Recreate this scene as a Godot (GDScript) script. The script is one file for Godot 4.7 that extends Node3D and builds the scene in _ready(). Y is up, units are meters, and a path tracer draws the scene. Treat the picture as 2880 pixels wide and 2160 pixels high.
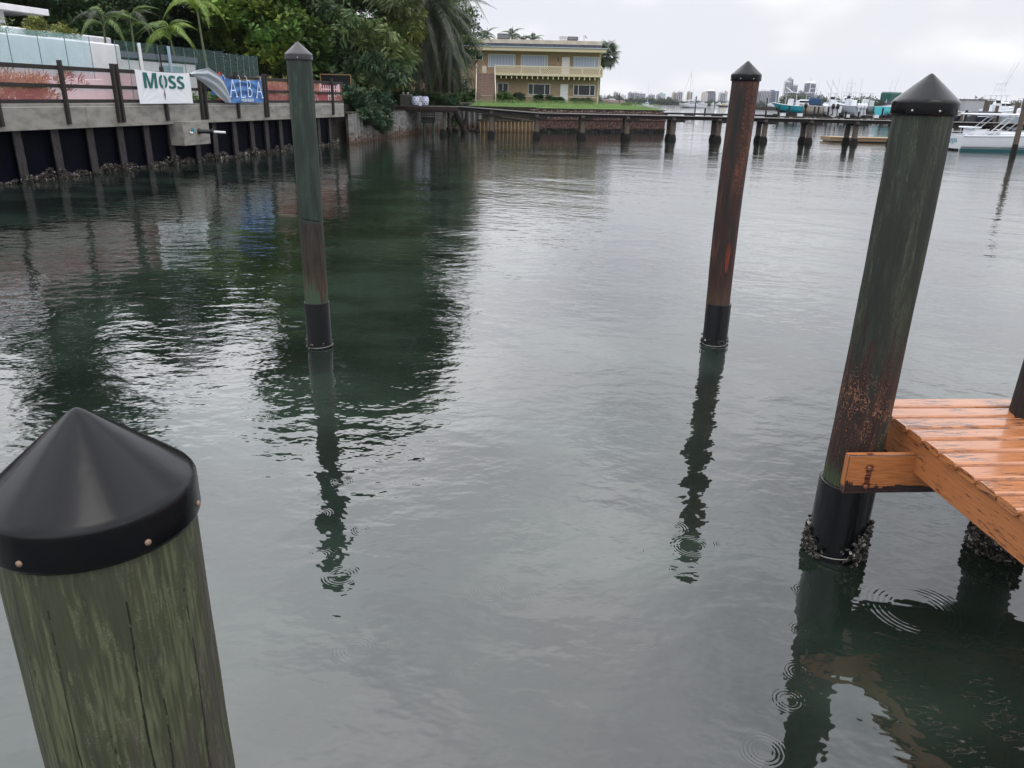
extends Node3D
# Harbour basin on an overcast, drizzly day: mooring piles and an orange deck near by, a seawall with
# banners, a villa and trees on one side, a yellow apartment house, a walkway and a marina beyond.

var rng := RandomNumberGenerator.new()
var M := {}
var taken := {}

# ---------------------------------------------------------------- mesh builder
class MB:
	var v := PackedVector3Array()
	var n := PackedVector3Array()
	var t := PackedVector2Array()
	var i := PackedInt32Array()

	func face(p: Array, out: Vector3, uv: Array = []) -> void:
		var a: Vector3 = p[0]
		var b: Vector3 = p[1]
		var c: Vector3 = p[2]
		var nn := (b - a).cross(c - a).normalized()
		var pts := p.duplicate()
		var uvs := uv.duplicate()
		if nn.dot(out) > 0.0:
			pts.reverse()
			uvs.reverse()
		else:
			nn = -nn
		var s := v.size()
		for k in pts.size():
			v.append(pts[k])
			n.append(nn)
			t.append(uvs[k] if uvs.size() > k else Vector2.ZERO)
		for k in range(1, pts.size() - 1):
			i.append_array([s, s + k, s + k + 1])

	func box(c: Vector3, s: Vector3, b := Basis.IDENTITY, bev := 0.0) -> void:
		var h := s * 0.5
		var e: float = minf(bev, minf(h.x, minf(h.y, h.z)) * 0.9)
		var P := func(x: float, y: float, z: float) -> Vector3: return c + b * Vector3(x, y, z)
		for ax in 3:
			var u := (ax + 1) % 3
			var w := (ax + 2) % 3
			for sg in [-1.0, 1.0]:
				var q := []
				var uv := []
				for k in [[-1, -1], [1, -1], [1, 1], [-1, 1]]:
					var d := Vector3.ZERO
					d[ax] = sg * h[ax]
					d[u] = k[0] * (h[u] - e)
					d[w] = k[1] * (h[w] - e)
					q.append(P.call(d.x, d.y, d.z))
					if ax == 2:
						uv.append(Vector2(k[0] * 0.5 + 0.5, 0.5 - k[1] * 0.5))
					elif ax == 0:
						uv.append(Vector2(k[1] * 0.5 + 0.5, 0.5 - k[0] * 0.5))
					else:
						uv.append(Vector2(k[1] * 0.5 + 0.5, k[0] * 0.5 + 0.5))
				var o := Vector3.ZERO
				o[ax] = sg
				face(q, b * o, uv)
		if e <= 0.0:
			return
		for ax in 3:
			var u := (ax + 1) % 3
			var w := (ax + 2) % 3
			for su in [-1.0, 1.0]:
				for sw in [-1.0, 1.0]:
					var q := []
					for k in [[-1, 0], [1, 0], [1, 1], [-1, 1]]:
						var d := Vector3.ZERO
						d[ax] = k[0] * (h[ax] - e)
						d[u] = su * (h[u] - (e if k[1] == 1 else 0.0))
						d[w] = sw * (h[w] - (e if k[1] == 0 else 0.0))
						q.append(c + b * d)
					var o := Vector3.ZERO
					o[u] = su
					o[w] = sw
					face(q, b * o)
		for sx in [-1.0, 1.0]:
			for sy in [-1.0, 1.0]:
				for sz in [-1.0, 1.0]:
					var q := []
					for ax in 3:
						var d := Vector3(sx * (h.x - e), sy * (h.y - e), sz * (h.z - e))
						d[ax] = [sx, sy, sz][ax] * h[ax]
						q.append(c + b * d)
					face(q, b * Vector3(sx, sy, sz))

	func beam(a: Vector3, z: Vector3, w: float, h: float, bev := 0.0) -> void:
		var d := (z - a).normalized()
		var up := Vector3.UP if absf(d.y) < 0.95 else Vector3.RIGHT
		var side := d.cross(up).normalized()
		up = side.cross(d)
		box((a + z) * 0.5, Vector3((z - a).length(), h, w), Basis(d, up, side), bev)

	# rows of points; smooth normals; vs: the v of each row
	func grid(R: Array, closed := false, ref = null, vs: Array = []) -> void:
		var rows := R.size()
		var cols: int = R[0].size()
		var ns := []
		var sign_sum := 0.0
		for r in rows:
			var cen := Vector3.ZERO
			for p in R[r]:
				cen += p
			cen /= cols
			if ref != null:
				cen = ref
			var row := PackedVector3Array()
			for k in cols:
				var ka := (k - 1 + cols) % cols if closed else maxi(k - 1, 0)
				var kb := (k + 1) % cols if closed else mini(k + 1, cols - 1)
				var du: Vector3 = R[r][kb] - R[r][ka]
				var dv: Vector3 = R[mini(r + 1, rows - 1)][k] - R[maxi(r - 1, 0)][k]
				var q := du.cross(dv).normalized()
				row.append(q)
				sign_sum += q.dot((R[r][k] - cen).normalized())
			ns.append(row)
		var f := 1.0 if sign_sum >= 0.0 else -1.0
		var s := v.size()
		var cc := cols + (1 if closed else 0)
		for r in rows:
			for k in cc:
				v.append(R[r][k % cols])
				n.append(ns[r][k % cols] * f)
				t.append(Vector2(float(k) / (cc - 1), vs[r] if vs.size() else float(r) / (rows - 1)))
		for r in rows - 1:
			for k in cc - 1:
				var a := s + r * cc + k
				if f > 0.0:
					i.append_array([a, a + cc, a + 1, a + 1, a + cc, a + cc + 1])
				else:
					i.append_array([a, a + 1, a + cc, a + 1, a + cc + 1, a + cc])

	func tube(pts: Array, rad: Array, sides := 8, caps := true) -> void:
		var R := []
		var side := Vector3.ZERO
		for k in pts.size():
			var d: Vector3 = (pts[mini(k + 1, pts.size() - 1)] - pts[maxi(k - 1, 0)]).normalized()
			if side == Vector3.ZERO:
				side = d.cross(Vector3.UP if absf(d.y) < 0.9 else Vector3.RIGHT).normalized()
			side = (side - d * side.dot(d)).normalized()
			var up := side.cross(d)
			var ring := PackedVector3Array()
			var r: float = rad[mini(k, rad.size() - 1)]
			for j in sides:
				var a := TAU * j / sides
				ring.append(pts[k] + (side * cos(a) + up * sin(a)) * r)
			R.append(ring)
		grid(R, true)
		if caps:
			var d0: Vector3 = pts[0] - pts[1]
			var d1: Vector3 = pts[-1] - pts[-2]
			face(Array(R[0]), d0)
			face(Array(R[-1]), d1)

	# profile of (radius, height) from bottom to top
	func lathe(pr: Array, sides := 24, at := Vector3.ZERO, wob := 0.0, caps := true) -> void:
		var R := []
		var vs := []
		var y0: float = pr[0].y
		var y1: float = pr[-1].y
		for p in pr:
			var ring := PackedVector3Array()
			for j in sides:
				var a := TAU * j / sides
				var r: float = p.x * (1.0 + wob * (sin(a * 3.0 + p.y * 2.1) * 0.6 + sin(a * 2.0 - p.y * 3.7)))
				ring.append(at + Vector3(cos(a) * r, p.y, sin(a) * r))
			R.append(ring)
			vs.append(1.0 - (p.y - y0) / maxf(y1 - y0, 0.001))
		grid(R, true, null, vs)
		if caps:
			face(Array(R[0]), Vector3.DOWN)
			face(Array(R[-1]), Vector3.UP)

	func mesh() -> ArrayMesh:
		var a := []
		a.resize(Mesh.ARRAY_MAX)
		a[Mesh.ARRAY_VERTEX] = v
		a[Mesh.ARRAY_NORMAL] = n
		a[Mesh.ARRAY_TEX_UV] = t
		a[Mesh.ARRAY_INDEX] = i
		var m := ArrayMesh.new()
		m.add_surface_from_arrays(Mesh.PRIMITIVE_TRIANGLES, a)
		return m

# ---------------------------------------------------------------- scene helpers
func numbered(called: String) -> String:
	var k: int = taken.get(called, 0)
	taken[called] = k + 1
	return called if k == 0 else "%s_%03d" % [called, k]

func tag(o: Node, label: String, category: String, group := "") -> Node:
	o.set_meta("label", label)
	o.set_meta("category", category)
	if group:
		o.set_meta("group", group)
	return o

func thing(called: String, label: String, category: String, at := Vector3.ZERO, b := Basis.IDENTITY, group := "") -> Node3D:
	var o := Node3D.new()
	o.name = numbered(called)
	add_child(o)
	o.transform = Transform3D(b, at)
	tag(o, label, category, group)
	return o

func put(called: String, m: Mesh, mt: Material, parent: Node = null, at := Vector3.ZERO, b := Basis.IDENTITY) -> MeshInstance3D:
	var o := MeshInstance3D.new()
	o.mesh = m
	o.set_surface_override_material(0, mt)
	o.transform = Transform3D(b, at)
	if parent == null:
		o.name = numbered(called)
		add_child(o)
	else:
		o.name = called
		parent.add_child(o, true)
	return o

func bit(called: String, parent: Node, mt: Material, c: Vector3, s: Vector3, b := Basis.IDENTITY, bev := 0.0) -> MeshInstance3D:
	var m := MB.new()
	m.box(c, s, b, bev)
	return put(called, m.mesh(), mt, parent)

func struct(called: String, m: Mesh, mt: Material) -> MeshInstance3D:
	var o := put(called, m, mt)
	o.set_meta("kind", "structure")
	return o

func stuff(o: Node) -> Node:
	o.set_meta("kind", "stuff")
	return o

func scatter(called: String, m: Mesh, mt: Material, parent: Node, xf: Array, cols: Array = []) -> MultiMeshInstance3D:
	var mm := MultiMesh.new()
	mm.transform_format = MultiMesh.TRANSFORM_3D
	mm.use_colors = cols.size() > 0
	mm.mesh = m
	(m as ArrayMesh).surface_set_material(0, mt)
	mm.instance_count = xf.size()
	for k in xf.size():
		mm.set_instance_transform(k, xf[k])
		if cols.size():
			mm.set_instance_color(k, cols[k])
	var o := MultiMeshInstance3D.new()
	o.multimesh = mm
	if parent == null:
		o.name = numbered(called)
		add_child(o)
	else:
		o.name = called
		parent.add_child(o, true)
	return o

func nth(k: int) -> String:
	return ["first", "second", "third", "fourth", "fifth", "sixth", "seventh", "eighth", "ninth", "tenth", "eleventh", "twelfth", "thirteenth", "fourteenth", "fifteenth", "sixteenth", "seventeenth", "eighteenth", "nineteenth", "twentieth", "twenty-first", "twenty-second", "twenty-third", "twenty-fourth", "twenty-fifth", "twenty-sixth", "twenty-seventh"][k]

# ---------------------------------------------------------------- textures and materials
func noise(freq: float, oct: int, sd: int, type := FastNoiseLite.TYPE_SIMPLEX_SMOOTH) -> FastNoiseLite:
	var f := FastNoiseLite.new()
	f.noise_type = type
	f.frequency = freq
	f.fractal_octaves = oct
	f.seed = sd
	return f

func ntex(freq: float, oct: int, sd: int, stops: Array = [], size := 256, type := FastNoiseLite.TYPE_SIMPLEX_SMOOTH) -> NoiseTexture2D:
	var x := NoiseTexture2D.new()
	x.width = size
	x.height = size
	x.seamless = true
	x.noise = noise(freq, oct, sd, type)
	if stops.size():
		var g := Gradient.new()
		var off := PackedFloat32Array()
		var col := PackedColorArray()
		for s in stops:
			off.append(s[0])
			col.append(s[1])
		g.offsets = off
		g.colors = col
		x.color_ramp = g
	return x

func mat(called: String, col: Color, rough := 0.8, o := {}) -> StandardMaterial3D:
	var m := StandardMaterial3D.new()
	m.resource_name = called
	m.albedo_color = col
	m.roughness = rough
	if o.has("tex"):
		m.albedo_texture = o.tex
	if o.has("scale"):
		m.uv1_triplanar = true
		m.uv1_world_triplanar = o.get("world", false)
		m.uv1_scale = o.scale
	if o.has("bump"):
		m.heightmap_enabled = true
		m.heightmap_texture = o.bump
		m.heightmap_scale = o.bh
	m.metallic = o.get("metal", 0.0)
	m.metallic_specular = o.get("spec", 0.5)
	if o.has("alpha"):
		m.transparency = BaseMaterial3D.TRANSPARENCY_ALPHA
		m.albedo_color.a = o.alpha
	if o.has("back"):
		m.backlight_enabled = true
		m.backlight = o.back
	if o.has("vc"):
		m.vertex_color_use_as_albedo = true
	m.cull_mode = BaseMaterial3D.CULL_DISABLED if o.has("two") else BaseMaterial3D.CULL_BACK
	M[called] = m
	return m

func g1(x: float) -> Color:
	return Color(x, x, x)

func _ready() -> void:
	rng.seed = 20240611
	# ---- camera: eye 2.6 m above the water, pitched down, rolled a little
	var cam := Camera3D.new()
	cam.name = "camera"
	cam.fov = 53.9
	cam.near = 0.05
	cam.far = 6000.0
	add_child(cam)
	cam.position = Vector3(0, 2.6, 0)
	cam.basis = Basis(Vector3.RIGHT, deg_to_rad(-20.7)) * Basis(Vector3.BACK, deg_to_rad(1.25))
	# ---- sky and light: bright, thin overcast
	var we := WorldEnvironment.new()
	we.name = "surroundings"
	var e := Environment.new()
	e.background_mode = Environment.BG_SKY
	var sky := Sky.new()
	var pm := PanoramaSkyMaterial.new()
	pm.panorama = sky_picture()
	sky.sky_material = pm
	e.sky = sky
	e.tonemap_mode = Environment.TONE_MAPPER_LINEAR
	e.tonemap_exposure = 1.0
	e.sdfgi_enabled = true
	e.ssao_enabled = true
	e.ssil_enabled = true
	e.fog_enabled = true
	e.fog_density = 0.00008
	e.fog_light_color = Color(0.93, 0.94, 0.97)
	we.environment = e
	add_child(we)
	var sun := DirectionalLight3D.new()
	sun.name = "sun"
	sun.light_energy = 0.16
	sun.light_angular_distance = 25.0
	sun.light_color = Color(1.0, 0.97, 0.93)
	sun.shadow_enabled = true
	sun.rotation_degrees = Vector3(-62, 28, 0)
	add_child(sun)
	materials()
	# ---- large structure
	water()
	land()
	seawall()
	villa()
	corrugated_walls()
	stone_wall()
	apartment_house()
	far_shore()
	trees()
	walkway()
	# ---- objects
	near_piles()
	deck()
	banners()
	platform_things()
	marina()
	sport_boat()
	bay_boats()

func sky_picture() -> ImageTexture:
	var w := 768
	var h := 384
	var im := Image.create(w, h, false, Image.FORMAT_RGBF)
	var a := noise(0.62, 5, 5)
	var b := noise(1.6, 4, 9)
	for y in h:
		var el := PI * (0.5 - (y + 0.5) / h)
		var se := sin(el)
		for x in w:
			var az := TAU * (x + 0.5) / w
			var d := Vector3(sin(az) * cos(el), se, -cos(az) * cos(el))
			if el < 0.0:
				im.set_pixel(x, y, Color(0.35, 0.36, 0.37))
				continue
			var p := Vector2(d.x, d.z) / (se + 0.22)
			var c := a.get_noise_2d(p.x * 1.25, p.y * 1.25) * 0.7 + b.get_noise_2d(p.x + 9.0, p.y) * 0.45
			var base := SKY_LOW + 0.5 * smoothstep(0.085, 0.2, el) + 1.15 * pow(maxf(0.0, se - 0.2), 0.8)
			# bright cloud patch added to the sky out of view to brighten the water
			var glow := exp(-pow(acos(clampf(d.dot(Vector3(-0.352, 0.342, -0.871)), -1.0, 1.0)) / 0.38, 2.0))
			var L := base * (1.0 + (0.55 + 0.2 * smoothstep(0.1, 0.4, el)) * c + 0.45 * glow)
			var blue := clampf(0.5 - c * 1.3, 0.0, 1.0)
			im.set_pixel(x, y, Color(L * (0.985 - 0.055 * blue), L * (0.995 - 0.04 * blue), L * (1.022 + 0.02 * blue)))
	return ImageTexture.create_from_image(im)

const SKY_LOW := 0.84

func materials() -> void:
	var soft := ntex(0.02, 5, 3, [[0.0, g1(0.6)], [0.5, g1(0.85)], [1.0, g1(1.0)]])
	var fine := ntex(0.06, 4, 4)
	mat("concrete", Color(0.56, 0.55, 0.52), 0.85, {"tex": ntex(0.012, 5, 21, [[0.0, g1(0.74)], [0.4, g1(0.9)], [0.6, g1(0.95)], [1.0, g1(1.0)]], 512), "scale": Vector3(0.22, 0.5, 0.22), "bump": fine, "bh": 0.25})
	mat("concrete_line", Color(0.72, 0.71, 0.68), 0.85)
	mat("sheet_steel", Color(0.03, 0.036, 0.095), 0.8, {"tex": ntex(0.02, 5, 22, [[0.0, g1(0.6)], [1.0, g1(1.0)]]), "scale": Vector3(0.8, 0.3, 0.8), "spec": 0.2})
	mat("pile_steel", Color(0.23, 0.21, 0.22), 0.8, {"tex": ntex(0.03, 5, 23, [[0.0, Color(0.45, 0.36, 0.33)], [0.5, g1(0.8)], [1.0, g1(1.0)]]), "scale": Vector3(1.5, 0.25, 1.5)})
	mat("rail_wood", Color(0.20, 0.165, 0.155), 0.8, {"tex": ntex(0.04, 4, 24, [[0.0, g1(0.55)], [1.0, g1(1.0)]]), "scale": Vector3(0.4, 2.0, 2.0)})
	mat("pink_mesh", Color(0.84, 0.49, 0.52), 0.95, {"alpha": 0.37, "two": 1})
	mat("white_wall", Color(0.88, 0.88, 0.89), 0.8, {"tex": ntex(0.012, 4, 25, [[0.0, g1(0.93)], [1.0, g1(1.0)]]), "scale": Vector3(0.4, 0.4, 0.4)})
	mat("white_paint", Color(0.86, 0.86, 0.86), 0.6)
	mat("clear_glass", Color(0.42, 0.72, 0.76), 0.02, {"alpha": 0.16})
	mat("green_glass", Color(0.16, 0.36, 0.33), 0.02, {"alpha": 0.14, "spec": 0.24})
	mat("dark_glass", Color(0.05, 0.06, 0.075), 0.04)
	mat("screen_glass", Color(0.14, 0.155, 0.18), 0.25)
	mat("glass_edge", Color(0.36, 0.47, 0.47), 0.3)
	mat("banner_white", Color(0.86, 0.87, 0.88), 0.7, {"two": 1})
	mat("banner_blue", Color(0.25, 0.42, 0.64), 0.65, {"two": 1})
	mat("banner_light_blue", Color(0.30, 0.50, 0.80), 0.65, {"two": 1})
	mat("banner_grey", Color(0.64, 0.67, 0.69), 0.5, {"two": 1})
	mat("print_green", Color(0.04, 0.36, 0.34), 0.6)
	mat("print_white", Color(0.82, 0.88, 0.93), 0.6)
	mat("print_red", Color(0.55, 0.14, 0.17), 0.6)
	mat("print_grey", Color(0.42, 0.43, 0.47), 0.6)
	mat("black_plastic", Color(0.03, 0.03, 0.032), 0.35)
	mat("cap_plastic", Color(0.03, 0.03, 0.045), 0.22, {"spec": 0.38, "bump": ntex(0.02, 3, 27), "bh": 0.05, "scale": Vector3(3, 3, 3)})
	mat("sleeve_plastic", Color(0.022, 0.024, 0.045), 0.3, {"bump": ntex(0.02, 4, 28), "bh": 0.25, "scale": Vector3(6, 0.8, 6)})
	mat("copper_nail", Color(0.55, 0.45, 0.385), 0.55, {"metal": 0.3})
	mat("steel_nail", Color(0.75, 0.75, 0.76), 0.4, {"metal": 0.5})
	mat("steel_wire", Color(0.5, 0.5, 0.48), 0.4, {"metal": 0.6})
	mat("shell", Color(1, 1, 1), 0.75, {"vc": 1, "two": 1})
	mat("leaf", Color(1, 1, 1), 0.5, {"vc": 1, "two": 1, "back": Color(0.25, 0.3, 0.12)})
	mat("bark", Color(0.26, 0.23, 0.20), 0.9, {"tex": fine, "scale": Vector3(2, 0.6, 2)})
	mat("palm_trunk", Color(0.33, 0.30, 0.255), 0.9, {"tex": ntex(0.05, 3, 29, [[0.0, g1(0.6)], [1.0, g1(1.0)]]), "scale": Vector3(0.5, 3.0, 0.5)})
	mat("green_trunk", Color(0.45, 0.48, 0.33), 0.8, {"tex": ntex(0.05, 3, 30, [[0.0, g1(0.7)], [1.0, g1(1.0)]]), "scale": Vector3(0.5, 3.0, 0.5)})
	for p in [["frond_dark", Color(0.18, 0.22, 0.14)], ["frond_mid", Color(0.33, 0.42, 0.17)], ["frond_bright", Color(0.43, 0.53, 0.18)], ["frond_dry", Color(0.38, 0.30, 0.17)], ["frond_far", Color(0.25, 0.32, 0.22)]]:
		mat(p[0], p[1], 0.45, {"two": 1, "back": Color(p[1].r * 0.5, p[1].g * 0.5, p[1].b * 0.3)})
	mat("grass", Color(0.34, 0.50, 0.10), 0.9, {"tex": ntex(0.05, 5, 31, [[0.0, g1(0.66)], [0.5, g1(0.9)], [1.0, g1(1.0)]]), "scale": Vector3(0.25, 0.25, 0.25), "bump": fine, "bh": 4.0})
	mat("soil", Color(0.20, 0.17, 0.13), 1.0, {"tex": ntex(0.05, 5, 32, [[0.0, g1(0.5)], [1.0, g1(1.0)]]), "scale": Vector3(0.3, 0.3, 0.3), "bump": fine, "bh": 3.0})
	mat("rubble", Color(0.22, 0.19, 0.18), 0.9, {"tex": ntex(0.05, 5, 33, [[0.0, g1(0.35)], [1.0, g1(1.0)]]), "scale": Vector3(0.5, 0.5, 0.5), "bump": fine, "bh": 6.0})
	var st := ntex(0.02, 6, 34, [[0.0, Color(0.12, 0.10, 0.10)], [0.38, Color(0.27, 0.23, 0.21)], [0.5, Color(0.40, 0.33, 0.30)], [0.6, Color(0.60, 0.52, 0.49)], [1.0, Color(0.74, 0.68, 0.65)]], 512)
	mat("old_wall", Color(0.86, 0.84, 0.84), 0.9, {"tex": st, "scale": Vector3(0.35, 0.6, 0.35), "bump": fine, "bh": 3.0})
	mat("red_wall", Color(0.60, 0.52, 0.50), 0.9, {"tex": ntex(0.018, 6, 35, [[0.0, Color(0.24, 0.21, 0.20)], [0.5, Color(0.47, 0.40, 0.37)], [0.72, Color(0.60, 0.535, 0.51)], [1.0, Color(0.75, 0.70, 0.67)]], 512), "scale": Vector3(0.5, 0.3, 0.5), "bump": fine, "bh": 2.0})
	mat("wall_top", Color(0.27, 0.27, 0.20), 0.95, {"tex": soft, "scale": Vector3(0.5, 0.5, 0.5)})
	mat("stucco", Color(0.63, 0.55, 0.45), 0.9, {"tex": ntex(0.02, 4, 36, [[0.0, g1(0.9)], [1.0, g1(1.0)]]), "scale": Vector3(0.3, 0.3, 0.3)})
	mat("cream", Color(0.79, 0.74, 0.645), 0.8)
	mat("pale_cream", Color(0.76, 0.72, 0.66), 0.85, {"tex": ntex(0.02, 4, 37, [[0.0, g1(0.88)], [1.0, g1(1.0)]]), "scale": Vector3(0.2, 0.2, 0.2)})
	mat("gutter", Color(0.62, 0.65, 0.70), 0.5)
	mat("roof_blue", Color(0.34, 0.36, 0.41), 0.6, {"tex": ntex(0.03, 4, 38, [[0.0, g1(0.5)], [0.5, g1(0.8)], [1.0, Color(1, 0.95, 0.9)]]), "scale": Vector3(0.3, 0.3, 0.3)})
	mat("step_wood", Color(0.64, 0.54, 0.50), 0.85, {"tex": soft, "scale": Vector3(0.4, 2.0, 2.0)})
	mat("curtain", Color(0.60, 0.66, 0.74), 0.5)
	mat("curtain_fold", Color(0.655, 0.71, 0.785), 0.5)
	mat("unit_grey", Color(0.62, 0.63, 0.64), 0.6)
	mat("unit_dark", Color(0.27, 0.28, 0.32), 0.6)
	mat("dark_wood", Color(0.15, 0.125, 0.12), 0.8, {"tex": ntex(0.04, 4, 39, [[0.0, g1(0.5)], [1.0, g1(1.0)]]), "scale": Vector3(0.3, 2.0, 2.0), "bump": fine, "bh": 1.0})
	mat("red_brown_wood", Color(0.22, 0.12, 0.10), 0.75, {"tex": ntex(0.04, 4, 39, [[0.0, g1(0.6)], [1.0, g1(1.0)]]), "scale": Vector3(0.3, 2.0, 2.0)})
	mat("grey_wood", Color(0.42, 0.375, 0.335), 0.85, {"tex": ntex(0.05, 5, 40, [[0.0, g1(0.45)], [0.5, g1(0.85)], [1.0, g1(1.0)]]), "scale": Vector3(2.0, 0.3, 2.0), "bump": fine, "bh": 1.5})
	mat("walk_board", Color(0.46, 0.44, 0.43), 0.6, {"tex": soft, "scale": Vector3(1, 1, 1)})
	mat("barnacle", Color(0.14, 0.125, 0.115), 0.9, {"tex": ntex(0.09, 4, 41, [[0.0, g1(0.3)], [0.6, g1(0.8)], [0.8, g1(0.9)], [1.0, g1(1.0)]]), "scale": Vector3(2, 2, 2), "bump": ntex(0.09, 4, 41), "bh": 5.0})
	mat("pale_timber", Color(0.66, 0.56, 0.44), 0.8, {"tex": ntex(0.04, 4, 42, [[0.0, g1(0.7)], [1.0, g1(1.0)]]), "scale": Vector3(0.6, 2.0, 0.6)})
	for p in [["hull_white", Color(0.84, 0.85, 0.87)], ["hull_grey", Color(0.60, 0.63, 0.66)], ["hull_teal", Color(0.04, 0.50, 0.56)], ["hull_aqua", Color(0.35, 0.78, 0.82)], ["hull_beige", Color(0.66, 0.62, 0.58)], ["navy", Color(0.05, 0.06, 0.13)], ["bottom_blue", Color(0.03, 0.09, 0.13)], ["bottom_green", Color(0.03, 0.30, 0.31)], ["engine_black", Color(0.03, 0.03, 0.035)], ["yellow_paint", Color(0.75, 0.63, 0.15)], ["canvas_green", Color(0.02, 0.30, 0.26)], ["canvas_blue", Color(0.08, 0.24, 0.40)], ["aluminium", Color(0.80, 0.81, 0.82)], ["rust_pink", Color(0.66, 0.52, 0.52)]]:
		mat(p[0], p[1], 0.3)
	mat("far_white", Color(0.80, 0.80, 0.81), 0.8)
	mat("far_grey", Color(0.60, 0.61, 0.64), 0.8)
	mat("far_beige", Color(0.72, 0.68, 0.62), 0.8)
	mat("far_blue", Color(0.42, 0.48, 0.58), 0.6)
	mat("far_pink", Color(0.72, 0.62, 0.60), 0.8)
	mat("far_teal", Color(0.55, 0.66, 0.68), 0.6)
	mat("far_dark", Color(0.36, 0.37, 0.42), 0.7)
	mat("box_grey", Color(0.42, 0.41, 0.38), 0.85, {"tex": soft, "scale": Vector3(1, 1, 1)})
	mat("yellow_frame", Color(0.72, 0.68, 0.30), 0.6)
	mat("tan_frame", Color(0.55, 0.45, 0.30), 0.7)
	mat("terracotta", Color(0.35, 0.13, 0.09), 0.85)
	mat("orange_cone", Color(0.80, 0.20, 0.15), 0.7)
	mat("net_black", Color(0.05, 0.055, 0.06), 0.9)

# two-tone picture of corrugated steel: pale paint above, rust rising from the water in uneven tongues
func rust_sheet(sd: int, top: Color, low: Color, line: float) -> ImageTexture:
	var im := Image.create(512, 128, false, Image.FORMAT_RGB8)
	var a := noise(0.035, 4, sd)
	var b := noise(0.15, 3, sd + 1)
	for x in 512:
		var edge := line + a.get_noise_1d(x * 1.7) * 0.16 + b.get_noise_1d(x) * 0.06
		for y in 128:
			var h := 1.0 - (y + 0.5) / 128.0
			var k := clampf((edge - h) * 7.0 + b.get_noise_2d(x * 1.5, y * 0.5) * 1.6 + 0.5, 0.0, 1.0)
			var c := top.lerp(low, k)
			c = c * (0.86 + 0.24 * (a.get_noise_2d(x * 3.0, y * 1.2) + 0.5))
			if h < 0.1 + b.get_noise_1d(x * 2.0) * 0.06:
				c = c.lerp(Color(0.12, 0.09, 0.08), 0.7)
			im.set_pixel(x, y, c)
	return ImageTexture.create_from_image(im)

# ---------------------------------------------------------------- water
const RINGS := [[-0.1, -3.6, 0.09], [-0.77, -3.07, 0.07], [-0.56, -3.13, 0.03], [-0.95, -4.19, 0.04], [-1.21, -4.84, 0.06], [-1.14, -3.9, 0.06, 0.35], [-0.97, -3.7, 0.08, 0.4], [-0.21, -3.86, 0.04], [0.05, -3.52, 0.08], [0.57, -6.54, 0.07], [0.86, -5.46, 0.06], [0.02, -5.48, 0.04], [1.14, -4.08, 0.09, 0.45], [0.8, -4.02, 0.03], [1.35, -4.11, 0.04], [2.26, -3.49, 0.2], [1.69, -3.66, 0.05], [1.55, -3.31, 0.04], [1.43, -2.98, 0.05], [1.32, -2.79, 0.06], [1.11, -2.49, 0.07], [-2.02, -4.32, 0.02], [-1.36, -3.02, 0.03], [1.06, -4.29, 0.09, 0.5], [-2.62, -8.77, 0.11], [-3.3, -9.6, 0.09]]

func ripple_picture() -> ImageTexture:
	# one tile is 12 m across and 8 m deep: fine wind ripples and the rings of rain drops
	var px := 1536
	var im := noise(0.016, 4, 77).get_seamless_image(px, px)
	im.convert(Image.FORMAT_RF)
	var data := im.get_data().to_float32_array()
	var sx := 12.0 / px
	var sz := 8.0 / px
	var all := RINGS.duplicate()
	for k in 70:
		all.append([rng.randf() * 12.0, rng.randf() * 8.0, rng.randf_range(0.015, 0.11), rng.randf_range(0.1, 0.6)])
	for r in all:
		var R: float = r[2]
		var wide := R * 1.5 + 0.03
		var lam := 0.012 + R * 0.085
		for x in range(int((r[0] - wide) / sx), int((r[0] + wide) / sx) + 1):
			for z in range(int((r[1] - wide) / sz), int((r[1] + wide) / sz) + 1):
				var d := Vector2(x * sx - r[0], z * sz - r[1]).length()
				if d > wide:
					continue
				var env := exp(-pow((d - R) / (0.25 * R + 0.012), 2.0))
				var k := posmod(z, px) * px + posmod(x, px)
				data[k] += env * cos((d - R) / lam * TAU) * RING_H * (r[3] if r.size() > 3 else 1.2) * (0.65 + 0.35 * sin(atan2(z * sz - r[1], x * sx - r[0]) * 2.0 + R * 40.0))
	return ImageTexture.create_from_image(Image.create_from_data(px, px, false, Image.FORMAT_RF, data.to_byte_array()))

const RING_H := 0.14
const RIPPLE := 0.5
const SLOPE := 0.0046

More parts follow.
